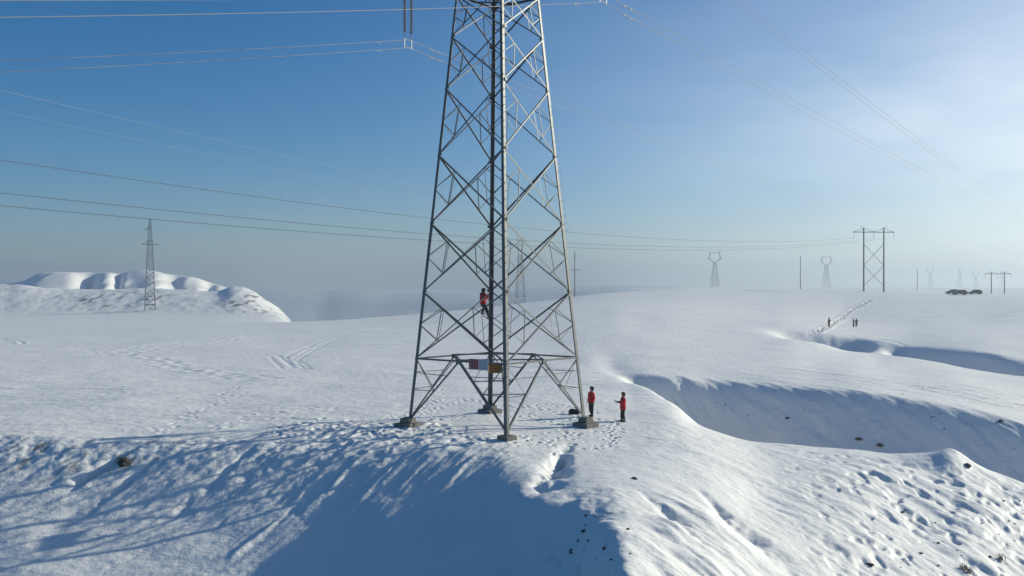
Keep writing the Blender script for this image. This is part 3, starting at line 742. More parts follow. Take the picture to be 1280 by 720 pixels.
def person(loc, rz, J, label, jacket='red_cloth', coat=.0, hat=True, group=None, long_coat=False):
    """local frame: faces +Y, feet at z=0. J overrides joints (metres)."""
    S = dict(pelvis=(0,0,.95), waist=(0,.01,1.08), chest=(0,.0,1.30), neckb=(0,-.01,1.46), head0=(0,.02,1.56), head=(0,.03,1.65), crown=(0,.01,1.72),
             ls=(-.19,-.01,1.42), le=(-.25,-.04,1.13), lw=(-.25,.08,.90), rs=(.19,-.01,1.42), re=(.25,-.04,1.13), rw=(.25,.08,.90),
             lh=(-.10,0,.92), lk=(-.12,.03,.50), la=(-.12,-.02,.09), lt=(-.13,.16,.05), rh=(.10,0,.92), rk=(.12,.03,.50), ra=(.12,-.02,.09), rt=(.13,.16,.05))
    S.update(J); S = {k: Vector(v) for k, v in S.items()}
    V = []; Rr = []; E = []; ix = {}
    def v(k, p, r, par=None):
        ix[k] = len(V); V.append(Vector(p)); Rr.append(r)
        if par is not None: E.append((ix[par], ix[k]))
    v('pelvis', S['pelvis'], (.14,.11)); v('waist', S['waist'], (.13,.10), 'pelvis'); v('chest', S['chest'], (.15,.11), 'waist')
    v('neckb', S['neckb'], (.07,.065), 'chest'); v('head0', S['head0'], (.062,.065), 'neckb'); v('head', S['head'], (.085,.10), 'head0'); v('crown', S['crown'], (.07,.08), 'head')
    for s in 'lr':
        v(s+'s', S[s+'s'], .06, 'chest'); v(s+'e', S[s+'e'], .043, s+'s'); v(s+'w', S[s+'w'], .03, s+'e')
        d = (S[s+'w']-S[s+'e']).normalized(); palm = S[s+'w']+d*.07; v(s+'p', palm, (.036,.02), s+'w')
        sd = d.cross(Vector((0,1,0))); sd = sd.normalized() if sd.length > .1 else Vector((1,0,0)); cu = sd.cross(d).normalized()
        for f, (o_, L_) in enumerate(((-.028,.07),(-.01,.082),(.01,.076),(.028,.06))):
            v(f'{s}f{f}', palm+sd*o_+d*.035, .0095, s+'p'); v(f'{s}g{f}', palm+sd*o_*1.15+d*(.035+L_*.5)+cu*.01, .009, f'{s}f{f}')
            v(f'{s}h{f}', palm+sd*o_*1.15+d*(.035+L_*.9)+cu*.035, .007, f'{s}g{f}')
        v(s+'q', S[s+'w']+d*.04-sd*.045, .011, s+'p'); v(s+'z', S[s+'w']+d*.08-sd*.07+cu*.015, .009, s+'q')
        v(s+'h', S[s+'h'], (.085,.09), 'pelvis'); v(s+'k', S[s+'k'], .058, s+'h'); v(s+'a', S[s+'a'], .038, s+'k'); v(s+'t', S[s+'t'], (.04,.028), s+'a')
    body = skinned('person', V, E, Rr, M['skin'])
    body.location = loc; body.rotation_euler = (0, 0, rz); tag(body, label, 'person', group)
    hd_ = S['head']; fw = Vector((0, 1, 0)); up = (S['crown']-S['head0']).normalized(); fw = (fw-up*fw.dot(up)).normalized(); sx = fw.cross(up)
    mb = MB(); mb.lathe(hd_+fw*.098-up*.035, [(.012,0),(.017,.012),(.008,.045)], 8, up); mb.build('nose', M['skin'], body, True)
    for s in (-1, 1):
        mb = MB(); mb.lathe(hd_+fw*.083+sx*.034*s+up*.005, [(.002,-.012),(.012,-.006),(.012,.006),(.002,.012)], 8, up); mb.build('eye', M['eye'], body, True)
        mb = MB(); mb.lathe(hd_+sx*.092*s-up*.035-fw*.01, [(.006,0),(.018,.02),(.02,.045),(.008,.062)], 8, up); mb.build('ear', M['skin'], body, True)
    mb = MB(); mb.box(hd_+fw*.093-up*.062, (.045,.012,.009)); mb.build('mouth', M['maroon_cloth'], body)
    # fur hat with flaps, open at the face
    c = hd_+up*.075-fw*.012; c0 = hd_
    mb = MB(); mb.lathe(hd_+up*.035-fw*.012, [(.112,0),(.128,.03),(.130,.07),(.115,.11),(.07,.135),(.01,.14)], 16, up); ht = mb.build('fur_hat', M['fur'], body, True)
    for s in (-1, 1):
        mb = MB(); q = hd_+sx*.108*s-fw*.015; mb.tube([q+up*.06, q, q-up*.075], [.045,.045,.022], 8); mb.build('ear_flap', M['fur'], ht, True)
    q = hd_-fw*.10; mb = MB(); mb.tube([q+up*.06, q-up*.02, q-up*.10+fw*.02], [.06,.065,.05], 10); mb.build('neck_flap', M['fur'], ht, True)
    # clothes
    hem = S['pelvis']+Vector((0,0,-.16 if not long_coat else -.30))
    jv = [S['chest'], S['waist'], S['pelvis'], hem, S['neckb']+Vector((0,0,.03)), S['ls'], S['le'], S['lw'], S['rs'], S['re'], S['rw']]
    je = [(0,1),(1,2),(2,3),(0,4),(0,5),(5,6),(6,7),(0,8),(8,9),(9,10)]
    jr = [(.255,.20),(.25,.20),(.25,.20),(.275 if long_coat else .25,.21),(.12,.12),(.12,.12),(.098,.098),(.075,.075),(.12,.12),(.098,.098),(.075,.075)]
    jk = skinned('jacket', jv, je, jr, M[jacket], body)
    yv = [S['chest']+Vector((0,0,.05)), S['neckb']+Vector((0,0,.045)), S['ls'], S['ls'].lerp(S['le'], .45), S['rs'], S['rs'].lerp(S['re'], .45)]
    skinned('dark_shoulders', yv, [(0,1),(0,2),(2,3),(0,4),(4,5)], [(.285,.23),(.15,.14),(.145,.145),(.125,.125),(.145,.145),(.125,.125)], M['maroon_cloth'], jk)  # darker red layer over the shoulders and upper arms
    tv = [S['pelvis']-Vector((0,0,.03)), S['lh']-Vector((0,0,.14)), S['lk'], S['la']+Vector((0,0,.04)), S['rh']-Vector((0,0,.14)), S['rk'], S['ra']+Vector((0,0,.04))]
    skinned('trousers', tv, [(0,1),(1,2),(2,3),(0,4),(4,5),(5,6)], [(.14,.12),(.13,.14),(.105,.105),(.09,.09),(.13,.14),(.105,.105),(.09,.09)], M['black_cloth'], body)
    for s in 'lr':
        a, t = S[s+'a'], S[s+'t']; d = (t-a); d.z = 0; d.normalize()
        mb = MB(); mb.tube([a+Vector((0,0,.16)), a+Vector((0,0,.04)), a+Vector((0,0,-.02))], [.068,.062,.058], 10)
        mb.tube([a-d*.06-Vector((0,0,.035)), a+d*.07-Vector((0,0,.03)), a+d*.17-Vector((0,0,.045)), a+d*.21-Vector((0,0,.055))], [.05,.056,.046,.025], 10)
        mb.build('boot', M['black_cloth'], body, True)
        w = S[s+'w']; e = S[s+'e']; d = (w-e).normalized(); sd = d.cross(Vector((0,1,0))); sd = sd.normalized() if sd.length > .1 else Vector((1,0,0)); cu = sd.cross(d).normalized()
        palm = w+d*.07; gv = [w-d*.02, palm]; ge = [(0,1)]; gr = [(.045,.045),(.046,.03)]
        for o_, L_ in ((-.028,.07),(-.01,.082),(.01,.076),(.028,.06)):
            k0 = len(gv); gv += [palm+sd*o_+d*.035, palm+sd*o_*1.2+d*(.035+L_*.5)+cu*.01, palm+sd*o_*1.2+d*(.035+L_*.95)+cu*.037]
            ge += [(1,k0),(k0,k0+1),(k0+1,k0+2)]; gr += [(.0125,.0125),(.012,.012),(.010,.010)]
        k0 = len(gv); gv += [w+d*.04-sd*.05, w+d*.08-sd*.077+cu*.015]; ge += [(1,k0),(k0,k0+1)]; gr += [(.015,.015),(.012,.012)]
        skinned('glove', gv, ge, gr, M['glove'], body, 1)
    return body

def ray(px, Y): return (px-CX)/F*Y
# first visitor, beside the right footing, looking up at the pylon (faces left and slightly away)
g1 = ground(740, 520.5)
p1 = person(g1-Vector((0,0,.02)), R(115), dict(lk=(-.15,.05,.50), la=(-.20,.05,.09), lt=(-.22,.22,.05), rk=(.13,.0,.50), ra=(.14,-.10,.09), rt=(.15,.07,.05),
            head0=(0,.0,1.56), head=(0,-.005,1.65), crown=(0,-.05,1.72), rw=(.22,.10,.93), re=(.30,-.06,1.15), lw=(-.24,.06,.88)),
            'person in a dark fur hat and red jacket beside the right footing, arms hanging')
g2 = ground(778.5, 527)
p2 = person(g2-Vector((0,0,.02)), R(100), dict(re=(.24,.02,1.17), rw=(.15,.27,1.19), le=(-.24,.02,1.17), lw=(-.14,.29,1.21), head=(0,.015,1.65), crown=(0,-.03,1.72),
            lk=(-.10,.03,.50), la=(-.10,-.04,.09), lt=(-.10,.13,.05), rk=(.11,.03,.50), ra=(.12,.05,.09), rt=(.12,.22,.05)),
            'person in a long red coat facing left with both hands held out', long_coat=True)
p2.scale = (.96,)*3
# the flat controller the second one holds
mb = MB(); mb.box((0,0,0), (.26,.15,.035)); mb.box((0,.085,.055), (.20,.012,.12), Matrix.Rotation(R(-35), 3, 'X'))
for s in (-1, 1): mb.tube([(.09*s,.07,.02),(.10*s,.15,.10)], .006, 5)
rc = mb.build('remote_control', M['device']); rc.location = p2.location+Matrix.Rotation(R(100), 3, 'Z')@Vector((0, .40, 1.20)); rc.rotation_euler = (0,0,R(100))
tag(rc, 'small dark device held out in the hands of the person in the long red coat', 'device')
# the climber at the back leg
fz = 5.72; cx_, cy_ = ray(603.5, 60.35), 60.35
bl = TC+leg(2, 7.0)
off = lambda v: Vector(v)
clim = person(Vector((cx_, cy_, fz)), R(-58), dict(
    pelvis=(0,.02,.98), waist=(0,-.01,1.10), chest=(0,.03,1.32), neckb=(0,.05,1.48), head0=(0,.06,1.57), head=(0,.07,1.66), crown=(0,.06,1.73),
    rs=(.19,.03,1.44), re=(.25,.22,1.30), rw=(.14,.40,1.42), ls=(-.19,.03,1.44), le=(-.24,.22,1.22), lw=(-.12,.40,1.18),
    lk=(-.12,.20,.66), la=(-.12,.02,.34), lt=(-.12,.18,.29), rk=(.12,.22,.50), ra=(.10,.34,.09), rt=(.08,.46,.05), lh=(-.10,.02,.95), rh=(.10,.03,.95)),
    'person in a red jacket and black hat climbing the back leg of the pylon')
# distant trio
for px, lab, jj in ((1035.5, 'tiny dark figure standing alone at the foot of the snow trail on the far plain', {}),
                    (1066.8, 'left one of two tiny figures side by side on the far plain', dict(rw=(.35,.05,1.1))),
                    (1070.6, 'right one of two tiny figures side by side on the far plain', dict(lw=(-.35,.05,1.1)))):
    g_ = ground(px, 408.8); b = copy_tree(p1 if not jj else (p1 if px < 1069 else p2))
    b.location = g_; b.rotation_euler = (0,0,random.uniform(0, 6)); b.scale = (1,1,1); b['label'] = lab; b['group'] = 'small figures on the far plain'
    for ch in b.children:
        if ch.name.startswith('jacket'): ch.data = ch.data.copy(); ch.data.materials[0] = M['maroon_cloth']
# a bag by the right footing
gb = ground(717, 518)
mb = MB(); prof = [(-.30,0),(-.34,.12),(-.30,.30),(-.18,.36),(.15,.35),(.28,.28),(.33,.12),(.29,0)]
vs = [Vector((x, y*.17*(1-.25*(z/.36)), z)) for y in (-1, -.6, .6, 1) for x, z in [(a*(1 if abs(y) < 1 else .85), b*(1 if abs(y) < 1 else .9)) for a, b in prof]]
n = 8; fs = [(r*n+k, r*n+(k+1) % n, (r+1)*n+(k+1) % n, (r+1)*n+k) for r in range(3) for k in range(n)]+[tuple(range(n-1,-1,-1)), tuple(range(3*n, 4*n))]
mb.add(vs, fs); bag = mb.build('tool_bag', M['black_cloth']); bag.location = gb-Vector((0,0,.04)); tag(bag, 'black tool bag lying on the snow behind the right footing', 'bag')
mb = MB(); mb.tube([(-.15,0,.33),(-.10,0,.44),(.10,0,.44),(.15,0,.33)], .015, 6); mb.build('handle', M['black_cloth'], bag)

# ------------------------------------------------------------------ distant pylons and poles
def bar(mb, p, q, r=.09): mb.tube([p, q], r, 4, False)
def lattice_shaft(mb, h, w0, w1, n, r, r2, z0=0):
    def c(i, z):
        w = w0+(w1-w0)*(z-z0)/h; a = i*math.pi/2+math.pi/4
        return Vector((w/2*1.414*math.cos(a), w/2*1.414*math.sin(a), z))
    zs = [z0+h*(1-(1-k/n)**1.25) for k in range(n+1)]
    for i in range(4):
        bar(mb, c(i, z0), c(i, z0+h), r)
        for k in range(n):
            bar(mb, c(i, zs[k]), c(i+1, zs[k+1]), r2); bar(mb, c(i+1, zs[k]), c(i, zs[k+1]), r2); bar(mb, c(i, zs[k+1]), c(i+1, zs[k+1]), r2)
def catpylon(px, pyb, Y, hpx, label, rz=0, rnd=False, fat=1.0, headw=.34):
    h = hpx/F*Y; b = P(px, pyb, Y); zg = gz(b.x, b.y); b.z = min(b.z, zg) if abs(b.z-zg) > .3 else zg
    h += (P(px, pyb, Y).z-b.z)
    root = empty('cat_head_pylon', b, rz); tag(root, label, 'pylon', 'distant pylons with ring-shaped heads')
    r = .16*fat; mb = MB(); lattice_shaft(mb, h*.70, h*.20, h*.065, 8, r, r*.38); mb.build('tower_body', M['far_steel'], root)
    mb = MB(); W = h*headw/2; z0 = h*.70
    for y in (-h*.02, h*.02):
        if rnd: pts = [(W*.95*math.sin(a), y, z0+h*.15-h*.15*math.cos(a)) for a in np.linspace(0, 2*math.pi, 19)]
        else: pts = [(-h*.03,y,z0),(-W*.8,y,z0+h*.07),(-W*.92,y,z0+h*.15),(-W*.75,y,z0+h*.26),(W*.75,y,z0+h*.26),(W*.92,y,z0+h*.15),(W*.8,y,z0+h*.07),(h*.03,y,z0)]
        for a, c in zip(pts[:-1], pts[1:]): bar(mb, a, c, r*1.5)
    mb.build('window_frame', M['far_steel'], root)
    mb = MB()
    for s in (-1, 1):
        bar(mb, (s*W*.75,0,z0+h*.26), (s*W*.95,0,z0+h*.31), r*1.3); bar(mb, (s*W*.9,0,z0+h*.14), (s*W*1.25,0,z0+h*.11), r*1.2); bar(mb, (s*W*.8,0,z0+h*.07), (s*W*1.25,0,z0+h*.11), r*1.2)
    mb.build('crossarm', M['far_steel'], root)
    return root
catpylon(893.5, 357.8, 950, 43.5, 'distant ring-headed pylon just right of centre on the skyline, nearest of its kind', R(8))
catpylon(1033, 358.5, 1150, 39, 'distant pylon with a ringed head just left of the two-legged pole frame', R(10))
catpylon(1163, 361, 1900, 28, 'very faint ring-headed pylon to the left of the parked cars', R(-5))
catpylon(1219.5, 361, 2100, 23, 'very faint pylon with a round head above the right parked car', 0, True)
def cone_pylon(px, pyb, Y, hpx, label):
    h = hpx/F*Y; b = P(px, pyb, Y); b.z = gz(b.x, b.y); h += P(px, pyb, Y).z-b.z
    root = empty('small_pylon', b); tag(root, label, 'pylon'); mb = MB(); lattice_shaft(mb, h, h*.24, h*.03, 9, .15, .09); mb.build('tower_body', M['far_steel'], root)
    mb = MB()
    for z, w in ((.62, .16), (.78, .10), (.93, .08)): bar(mb, (-w*h,0,z*h), (w*h,0,z*h), .2)
    mb.build('crossarm', M['far_steel'], root)
cone_pylon(1199.5, 361, 2100, 24, 'very faint pointed pylon rising behind the left parked cars')
cone_pylon(1252.5, 361, 2400, 22, 'very faint pylon seen between the small pole frame at the right edge')
# left valley pylon: slim, two crossarms
b = P(187.5, 393, 470); b.z = gz(b.x, b.y)-.3; h = P(187.5, 273, 470).z-b.z
root = empty('slim_pylon', b, R(15)); tag(root, 'slim lattice pylon with two short arms in front of the snowy hills at the left', 'pylon')
mb = MB(); lattice_shaft(mb, h*.62, 4.7, 2.6, 12, .10, .05); lattice_shaft(mb, h*.38, 2.6, .7, 10, .09, .05, h*.62); mb.build('tower_body', M['far_steel'], root)
mb = MB()
for z, a, c in ((.72, -3.9, 3.9), (.88, -2.5, .4)):
    for y in (-.5, .5):
        bar(mb, (a, y*.2, z*h), (c, y*.2, z*h), .12); bar(mb, (a, 0, z*h), (0, y, z*h+1.3), .07); bar(mb, (c, 0, z*h), (0, y, z*h+1.3), .07)
bar(mb, (-1.4,0,.76*h), (1.6,0,.76*h), .1); mb.build('crossarm', M['far_steel'], root)
mb = MB()
for z in (.07, .16):
    for k in range(4): bar(mb, (2.2*math.cos(k*math.pi/2+.78)*1.41, 2.2*math.sin(k*math.pi/2+.78)*1.41, z*h), (2.2*math.cos(k*math.pi/2+2.35)*1.41, 2.2*math.sin(k*math.pi/2+2.35)*1.41, z*h), .12)
mb.build('belt_beam', M['far_steel'], root)
# hazy portal-headed pylon right behind the big one
b = P(650.5, 378, 640); zg = gz(b.x, b.y); h = P(650.5, 295, 640).z-zg; b.z = zg-.2
root = empty('portal_pylon', b, R(12)); tag(root, 'hazy lattice pylon with a flat square head seen through the tall pylon', 'pylon')
mb = MB(); lattice_shaft(mb, h*.82, 8.2, 2.6, 9, .13, .07); mb.build('tower_body', M['far_steel'], root)
mb = MB()
for s in (-1, 1):
    bar(mb, (s*1.1,0,h*.80), (s*1.9,0,h*.98), .14); bar(mb, (s*1.9,0,h*.98), (s*2.1,0,h*1.01), .12); bar(mb, (s*.5,0,h*.82), (s*1.9,0,h*.9), .08)
bar(mb, (-3.2,0,h*.965), (3.2,0,h*.965), .16); bar(mb, (-2.4,0,h*.93), (2.4,0,h*.93), .10); mb.build('portal_head', M['far_steel'], root)

def hframe(px0, px1, pyb, pyt, Y, label, r=.26, brace_=True):
    A, B = P(px0, pyb, Y), P(px1, pyb, Y+2); cx = (A.x+B.x)/2; cy = (A.y+B.y)/2
    zg = gz(cx, cy); h = P(px0, pyt, Y).z-zg; w = (B.x-A.x)/2
    root = empty('pole_frame', (cx, cy, zg-.3), R(3)); tag(root, label, 'power pole', 'two-legged pole frames')
    for s in (-1, 1):
        mb = MB(); mb.tube([(s*w,0,-.5),(s*w,0,h+.3)], [r*1.15, r*.8], 10)
        mb.tube([(s*w+.5,.6,-.5),(s*w+.45,.6,h*.98)], r*.25, 6); pl = mb.build('pole', M['pole'], root, True)
    mb = MB(); zc = h*.945; W = w*2.05
    for y in (-r, r): mb.box((0, y, zc), (2*W, .12, .22))
    for s in (-1, 1):
        mb.tube([(s*W,0,zc),(s*w,0,h+.1)], .07, 5); mb.tube([(s*w,0,h+.1),(0,0,zc+.15)], .07, 5)
        mb.tube([(s*w,0,h+.2),(s*(w+1.3),0,h+.9)], .06, 5)
    mb.build('crossarm', M['pole'], root)
    if brace_:
        for z0, z1 in ((.10, .42), (.42, .76)):
            for s in (-1, 1):
                mb = MB(); mb.tube([(-s*w, .1*s, h*z0), (s*w, .1*s, h*z1)], .085, 5); mb.build('cross_brace', M['pole'], root)
    for x in (-W*.97, 0, W*.97):
        mb = MB()
        for i in range(9): mb.lathe((x, 0, zc-.5-i*.22), [(.03,.04),(.12,0),(.12,-.03),(.03,-.06)], 8)
        mb.tube([(x,0,zc),(x,0,zc-2.5)], .03, 5); mb.build('insulator', M['insulator'], root)
hframe(1080.6, 1103.6, 364.3, 284.5, 345, 'tall two-legged pole frame with crossed braces standing on the skyline left of the cars')
hframe(1240.2, 1254.6, 367, 340, 480, 'small two-legged pole frame with a flat top bar at the right edge of the skyline', .24, False)
def single(px, pyb, pyt, Y, label, arm=False, r=.2):
    b = P(px, pyb, Y); zg = gz(b.x, b.y); h = P(px, pyt, Y).z-zg
    mb = MB(); mb.tube([(0,0,-.5),(0,0,h)], [r, r*.7], 8); o = mb.build('utility_pole', M['pole'], None, True); o.location = (b.x, b.y, zg)
    tag(o, label, 'power pole', 'single poles on the skyline')
    if arm:
        mb = MB(); mb.box((0,0,h*.66), (4.4,.2,.2)); mb.box((0,0,h*.9), (1.6,.15,.15)); mb.build('crossarm', M['pole'], o)
single(718.5, 370, 314, 430, 'hazy single pole with a small crossarm just right of the tall pylon', True, .24)
single(1000.5, 361, 320, 520, 'thin bare pole on the skyline between two ring-headed pylons', False, .24)
single(1146.5, 363, 337, 640, 'very faint thin pole just left of the faint ring-headed pylon by the cars', False, .24)

# ------------------------------------------------------------------ cars
def car_proto(paint):
    root = empty('parked_car', (0,0,0))
    side = [(-2.3,.45),(-2.36,.75),(-2.28,1.02),(-2.12,1.10),(-1.75,1.62),(-1.45,1.70),(.35,1.68),(.62,1.60),(1.18,1.12),(2.05,.98),(2.30,.80),(2.34,.48),(2.2,.32),(-2.15,.32)]
    half = [.90,.93,.93,.90,.70,.68,.68,.70,.88,.86,.80,.84,.86,.86]
    n = len(side); vs = [(x, -w, z) for (x, z), w in zip(side, half)]+[(x, w, z) for (x, z), w in zip(side, half)]
    fs = [(i, (i+1) % n, n+(i+1) % n, n+i) for i in range(n)]+[tuple(range(n-1,-1,-1)), tuple(range(n, 2*n))]
    mb = MB(); mb.add(vs, fs); body = mb.build('body', M[paint], root)
    bv = body.modifiers.new('b', 'BEVEL'); bv.width = .05; bv.segments = 2
    for s in (-1, 1):
        for nm, q in (('side_window', [(-1.72,1.15),(-1.45,1.58),(-.62,1.60),(-.62,1.15)]), ('side_window', [(-.52,1.15),(-.52,1.60),(.25,1.58),(.85,1.15)])):
            mb = MB(); f = lambda z: (.90-(z-1.08)*.40)+.012
            mb.add([(x, s*f(z), z) for x, z in q]+[(x, s*(f(z)-.03), z) for x, z in q], [(0,1,2,3),(7,6,5,4),(0,1,5,4),(1,2,6,5),(2,3,7,6),(3,0,4,7)]); mb.build(nm, M['glass'], root)
        for x in (-1.42, 1.42):
            mb = MB(); mb.lathe((x, s*.90, .36), [(.24,-.13),(.35,-.11),(.37,0),(.35,.09),(.24,.10)], 20, Vector((0,s,0))); w = mb.build('wheel', M['tyre'], root, True)
            mb = MB(); mb.lathe((x, s*1.0, .36), [(.22,-.02),(.21,.015),(.05,.02)], 14, Vector((0,s,0))); mb.build('rim', M['rim'], w)
        mb = MB(); mb.box((2.24, s*.62, .80), (.14,.36,.16)); mb.build('headlight', M['lamp'], root)
        mb = MB(); mb.box((-2.30, s*.74, .98), (.12,.22,.24)); mb.build('tail_light', M['redlamp'], root)
        mb = MB(); mb.box((.72, s*1.02, 1.16), (.12,.2,.14)); mb.build('mirror', M[paint], root)
    mb = MB(); mb.add([(.66,-.62,1.585),(.66,.62,1.585),(1.16,.78,1.15),(1.16,-.78,1.15),(.63,-.62,1.56),(.63,.62,1.56),(1.13,.78,1.12),(1.13,-.78,1.12)], [(0,1,2,3),(7,6,5,4),(0,1,5,4),(1,2,6,5),(2,3,7,6),(3,0,4,7)])
    o = mb.build('windscreen', M['glass'], root); o.location = (.04,0,.03)
    mb = MB(); mb.add([(-1.78,-.60,1.57),(-1.78,.60,1.57),(-2.06,.74,1.17),(-2.06,-.74,1.17),(-1.75,-.60,1.56),(-1.75,.60,1.56),(-2.03,.74,1.14),(-2.03,-.74,1.14)], [(3,2,1,0),(4,5,6,7),(0,4,5,1),(1,5,6,2),(2,6,7,3),(3,7,4,0)])
    o = mb.build('rear_window', M['glass'], root); o.location = (-.04,0,.02)
    for s in (-1, 1):
        mb = MB(); mb.tube([(-1.4,s*.6,1.70),(-1.2,s*.6,1.76),(.2,s*.6,1.75),(.35,s*.6,1.69)], .025, 5); mb.build('roof_rail', M['rim'], root)
    return root
dk = car_proto('car')
def put_car(o, px, pyb, Y, rz, lab, sc=1.1):
    b = P(px, pyb, Y); o.location = (b.x, b.y, gz(b.x, b.y)-.05); o.rotation_euler = (0,0,rz); o['label'] = lab; o['category'] = 'car'; o['group'] = 'cars parked on the far plain'; o.scale = (sc,)*3
c2, c3_ = copy_tree(dk), copy_tree(dk)
put_car(dk, 1190.5, 367, 338, R(172), 'dark car farthest left in the parked row, partly behind another', .9)
put_car(c2, 1199.5, 367.6, 331, R(168), 'dark car in the middle of the parked row, overlapping the left one', 1.0)
put_car(c3_, 1219, 367, 338, R(172), 'dark car standing apart at the right end of the parked row', .92)

# ------------------------------------------------------------------ stones and dry tufts poking through
def rock_mesh(seed, n=2):
    import bmesh
    bm = bmesh.new(); bmesh.ops.create_icosphere(bm, subdivisions=n, radius=1); rnd = random.Random(seed)
    ph = [rnd.uniform(0, 6) for _ in range(6)]
    for v in bm.verts:
        c = v.co; k = 1+.22*math.sin(3*c.x+ph[0])+.18*math.sin(4*c.y+ph[1])+.16*math.sin(5*c.z+ph[2])+.1*math.sin(9*c.x+7*c.y+ph[3])+rnd.uniform(-.09, .09)
        v.co = Vector((c.x*k, c.y*k*.8, c.z*k*.62))
    me = bpy.data.meshes.new('stone'); bm.to_mesh(me); bm.free(); me.materials.append(M['rock']); return me
rms = [rock_mesh(s) for s in range(4)]
def rock(px, py, size, label, group=None, name='stone'):
    g_ = ground(px, py); o = bpy.data.objects.new(name, random.choice(rms)); col.objects.link(o)
    o.location = g_+Vector((0,0,size*.15)); o.scale = (size,)*3; o.rotation_euler = (random.uniform(-.3,.3), random.uniform(-.3,.3), random.uniform(0,6)); tag(o, label, 'stone', group)
rock(156, 580, .36, 'largest black rock jutting out of the snowy brow at the left', None, 'boulder')
for px, py, s, l in ((985,524,.20,'dark stone on the shaded far wall of the ravine, left of the other two'), (1075,552,.26,'dark stone low on the shaded ravine wall, middle one'),
                     (1099,559,.26,'dark stone low on the shaded ravine wall, right one'), (1250,527,.2,'dark stone high on the ravine wall near the right edge'),
                     (1209,584,.20,'small stone just right of the snowy knoll'), (1088,708,.17,'isolated stone at the bottom of the lit slope'),
                     (794,599,.12,'flat stone alone on the bright slope right of the pylon'), (731,665,.12,'black stone on the crest of the dark spur')):
    rock(px, py, s, l)
rr = random.Random(5)
for _ in range(13):
    rock(rr.gauss(740, 22), rr.uniform(645, 705), rr.uniform(.03, .08), 'tiny dark stone on the shaded face of the spur at the bottom', 'tiny stones on the shaded spur')
for _ in range(20):
    px = rr.uniform(1120, 1278); py = rr.uniform(625, 715)
    rock(px, py, rr.uniform(.035, .09), 'tiny dark stone in the dimpled snow at the lower right', 'tiny stones at the lower right')
for _ in range(14):
    rock(rr.uniform(860, 1180), rr.uniform(485, 545), rr.uniform(.04, .08), 'tiny dark stone on the shaded ravine wall', 'tiny stones on the ravine wall')
def tuft(px, py, s, lab, grp):
    g_ = ground(px, py); mb = MB(); rnd = random.Random(int(px*7+py))
    for _ in range(26):
        a = rnd.uniform(0, 6.28); l = rnd.uniform(.5, 1)*s; q = rnd.uniform(.1, .6)
        x, y = rnd.gauss(0, s*.25), rnd.gauss(0, s*.25)
        mb.tube([(x,y,-.05),(x+math.cos(a)*q*l*.5,y+math.sin(a)*q*l*.5,l*.6),(x+math.cos(a)*q*l,y+math.sin(a)*q*l,l)], [.012,.009,.003], 4, False)
    o = mb.build('dry_grass_tuft', M['grass']); o.location = g_; tag(o, lab, 'grass tuft', grp)
for px, py in ((1204,712),(1211,717),(1250,700)):
    tuft(px, py, .32, 'dry grass tuft poking out of the snow at the lower right', 'dry grass tufts at the lower right')
for k in range(0):
    tuft(10+k*11+rr.uniform(-5, 5), 563+rr.uniform(-5, 9)+k*.4, .20, 'dry grass tuft on the snowy brow at the far left', 'dry grass tufts on the left brow')

# ------------------------------------------------------------------ haze
mb = MB(); hb = (-3200, -60, -125, 3200, 4700, 85)
mb.box(((hb[0]+hb[3])/2, (hb[1]+hb[4])/2, (hb[2]+hb[5])/2), (hb[3]-hb[0], hb[4]-hb[1], hb[5]-hb[2]))
m = bpy.data.materials.new('haze_air'); m.use_nodes = True; nt = m.node_tree; nt.nodes.remove(nt.nodes['Principled BSDF'])
pv = nt.nodes.new('ShaderNodeVolumePrincipled'); pv.inputs['Color'].default_value = (.53,.61,.69,1); pv.inputs['Density'].default_value = .0005; pv.inputs['Anisotropy'].default_value = .55
nt.links.new(pv.outputs[0], nt.nodes['Material Output'].inputs['Volume'])
hz = mb.build('haze', m); tag(hz, 'thin pale winter haze over the plain', 'haze', kind='stuff')

# ------------------------------------------------------------------ light, sky, camera
w = bpy.data.worlds.new('World'); scene.world = w; w.use_nodes = True; nt = w.node_tree
sky = nt.nodes.new('ShaderNodeTexSky'); sky.sky_type = 'NISHITA'; sky.sun_disc = False
sky.sun_elevation = SUN_EL; sky.sun_rotation = SUN_AZ; sky.altitude = 1500; sky.air_density = 1.0; sky.dust_density = 1.6; sky.ozone_density = 4.0
hs = nt.nodes.new('ShaderNodeHueSaturation'); hs.inputs['Saturation'].default_value = 1.32; nt.links.new(sky.outputs[0], hs.inputs['Color']); 
# thin bright winter veil: scatters most light near the sun and low in the sky
tc = nt.nodes.new('ShaderNodeTexCoord')
def vm(op, a, b=None):
    n = nt.nodes.new('ShaderNodeVectorMath'); n.operation = op; nt.links.new(a, n.inputs[0])
    if b is not None: n.inputs[1].default_value = b
    return n
def ma(op, a, b=None, clamp=False):
    n = nt.nodes.new('ShaderNodeMath'); n.operation = op; n.use_clamp = clamp
    for i, q in enumerate((a, b)):
        if q is None: continue
        if isinstance(q, (int, float)): n.inputs[i].default_value = q
        else: nt.links.new(q, n.inputs[i])
    return n.outputs[0]
sdir = (math.sin(SUN_AZ)*math.cos(SUN_EL), math.cos(SUN_AZ)*math.cos(SUN_EL), math.sin(SUN_EL))
dt = vm('DOT_PRODUCT', tc.outputs['Generated'], sdir).outputs['Value']
glow = ma('POWER', ma('MAXIMUM', dt, 0.0), 4.0)
sxyz = nt.nodes.new('ShaderNodeSeparateXYZ'); nt.links.new(tc.outputs['Generated'], sxyz.inputs[0])
low = nt.nodes.new('ShaderNodeMapRange'); low.interpolation_type = 'SMOOTHSTEP'; nt.links.new(sxyz.outputs['Z'], low.inputs[0])
low.inputs[1].default_value = .08; low.inputs[2].default_value = .40; low.inputs[3].default_value = 1.; low.inputs[4].default_value = .15
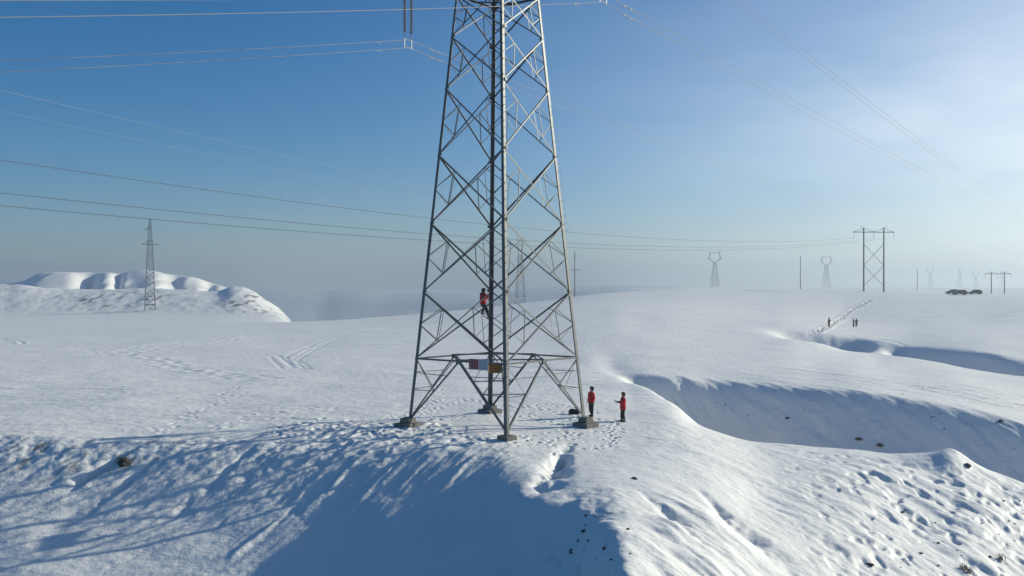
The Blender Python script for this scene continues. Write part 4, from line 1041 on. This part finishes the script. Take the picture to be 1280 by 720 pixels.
cmp_ = nt.nodes.new('ShaderNodeMapping'); cmp_.inputs['Scale'].default_value = (1.6, 1.6, 5.0); cmp_.inputs['Rotation'].default_value = (0, R(12), R(20))
nt.links.new(tc.outputs['Generated'], cmp_.inputs['Vector'])
cn = nt.nodes.new('ShaderNodeTexNoise'); cn.inputs['Scale'].default_value = 2.2; cn.inputs['Detail'].default_value = 6; cn.inputs['Distortion'].default_value = .6
nt.links.new(cmp_.outputs[0], cn.inputs['Vector'])
cl = nt.nodes.new('ShaderNodeMapRange'); nt.links.new(cn.outputs['Fac'], cl.inputs[0])
cl.inputs[1].default_value = .3; cl.inputs[2].default_value = .7; cl.inputs[3].default_value = .55; cl.inputs[4].default_value = 1.1
fac = ma('MULTIPLY', ma('MULTIPLY', glow, low.outputs[0]), ma('MULTIPLY', cl.outputs[0], 1.9), True)
mxw = nt.nodes.new('ShaderNodeMix'); mxw.data_type = 'RGBA'; nt.links.new(fac, mxw.inputs[0]); nt.links.new(hs.outputs[0], mxw.inputs[6])
mxw.inputs[7].default_value = (12.2, 12.6, 12.3, 1)
nt.links.new(mxw.outputs[2], nt.nodes['Background'].inputs[0]); nt.nodes['Background'].inputs[1].default_value = .10
sl = bpy.data.lights.new('sun', 'SUN'); sl.energy = 5.0; sl.angle = R(.53); sl.color = (1, .95, .76)
so = bpy.data.objects.new('sun', sl); col.objects.link(so)
sd = Vector((math.sin(SUN_AZ)*math.cos(SUN_EL), math.cos(SUN_AZ)*math.cos(SUN_EL), math.sin(SUN_EL)))
so.rotation_euler = (-sd).to_track_quat('-Z', 'Y').to_euler(); so.location = (60, 20, 60)

cam = bpy.data.cameras.new('camera'); cam.sensor_width = 36; cam.lens = 36*F/1280; cam.clip_start = .5; cam.clip_end = 12000
co = bpy.data.objects.new('camera', cam); col.objects.link(co); co.location = (0, 0, CAMZ)
co.rotation_euler = (R(90)-math.atan(3/F), 0, 0); scene.camera = co
vs_ = scene.view_settings; vs_.view_transform = 'Standard'; vs_.look = 'None'; vs_.exposure = 0; vs_.gamma = 1; vs_.use_curve_mapping = False
scene.cycles.volume_bounces = 1; scene.cycles.max_bounces = 6; scene.cycles.diffuse_bounces = 1
scene.cycles.use_denoising = True
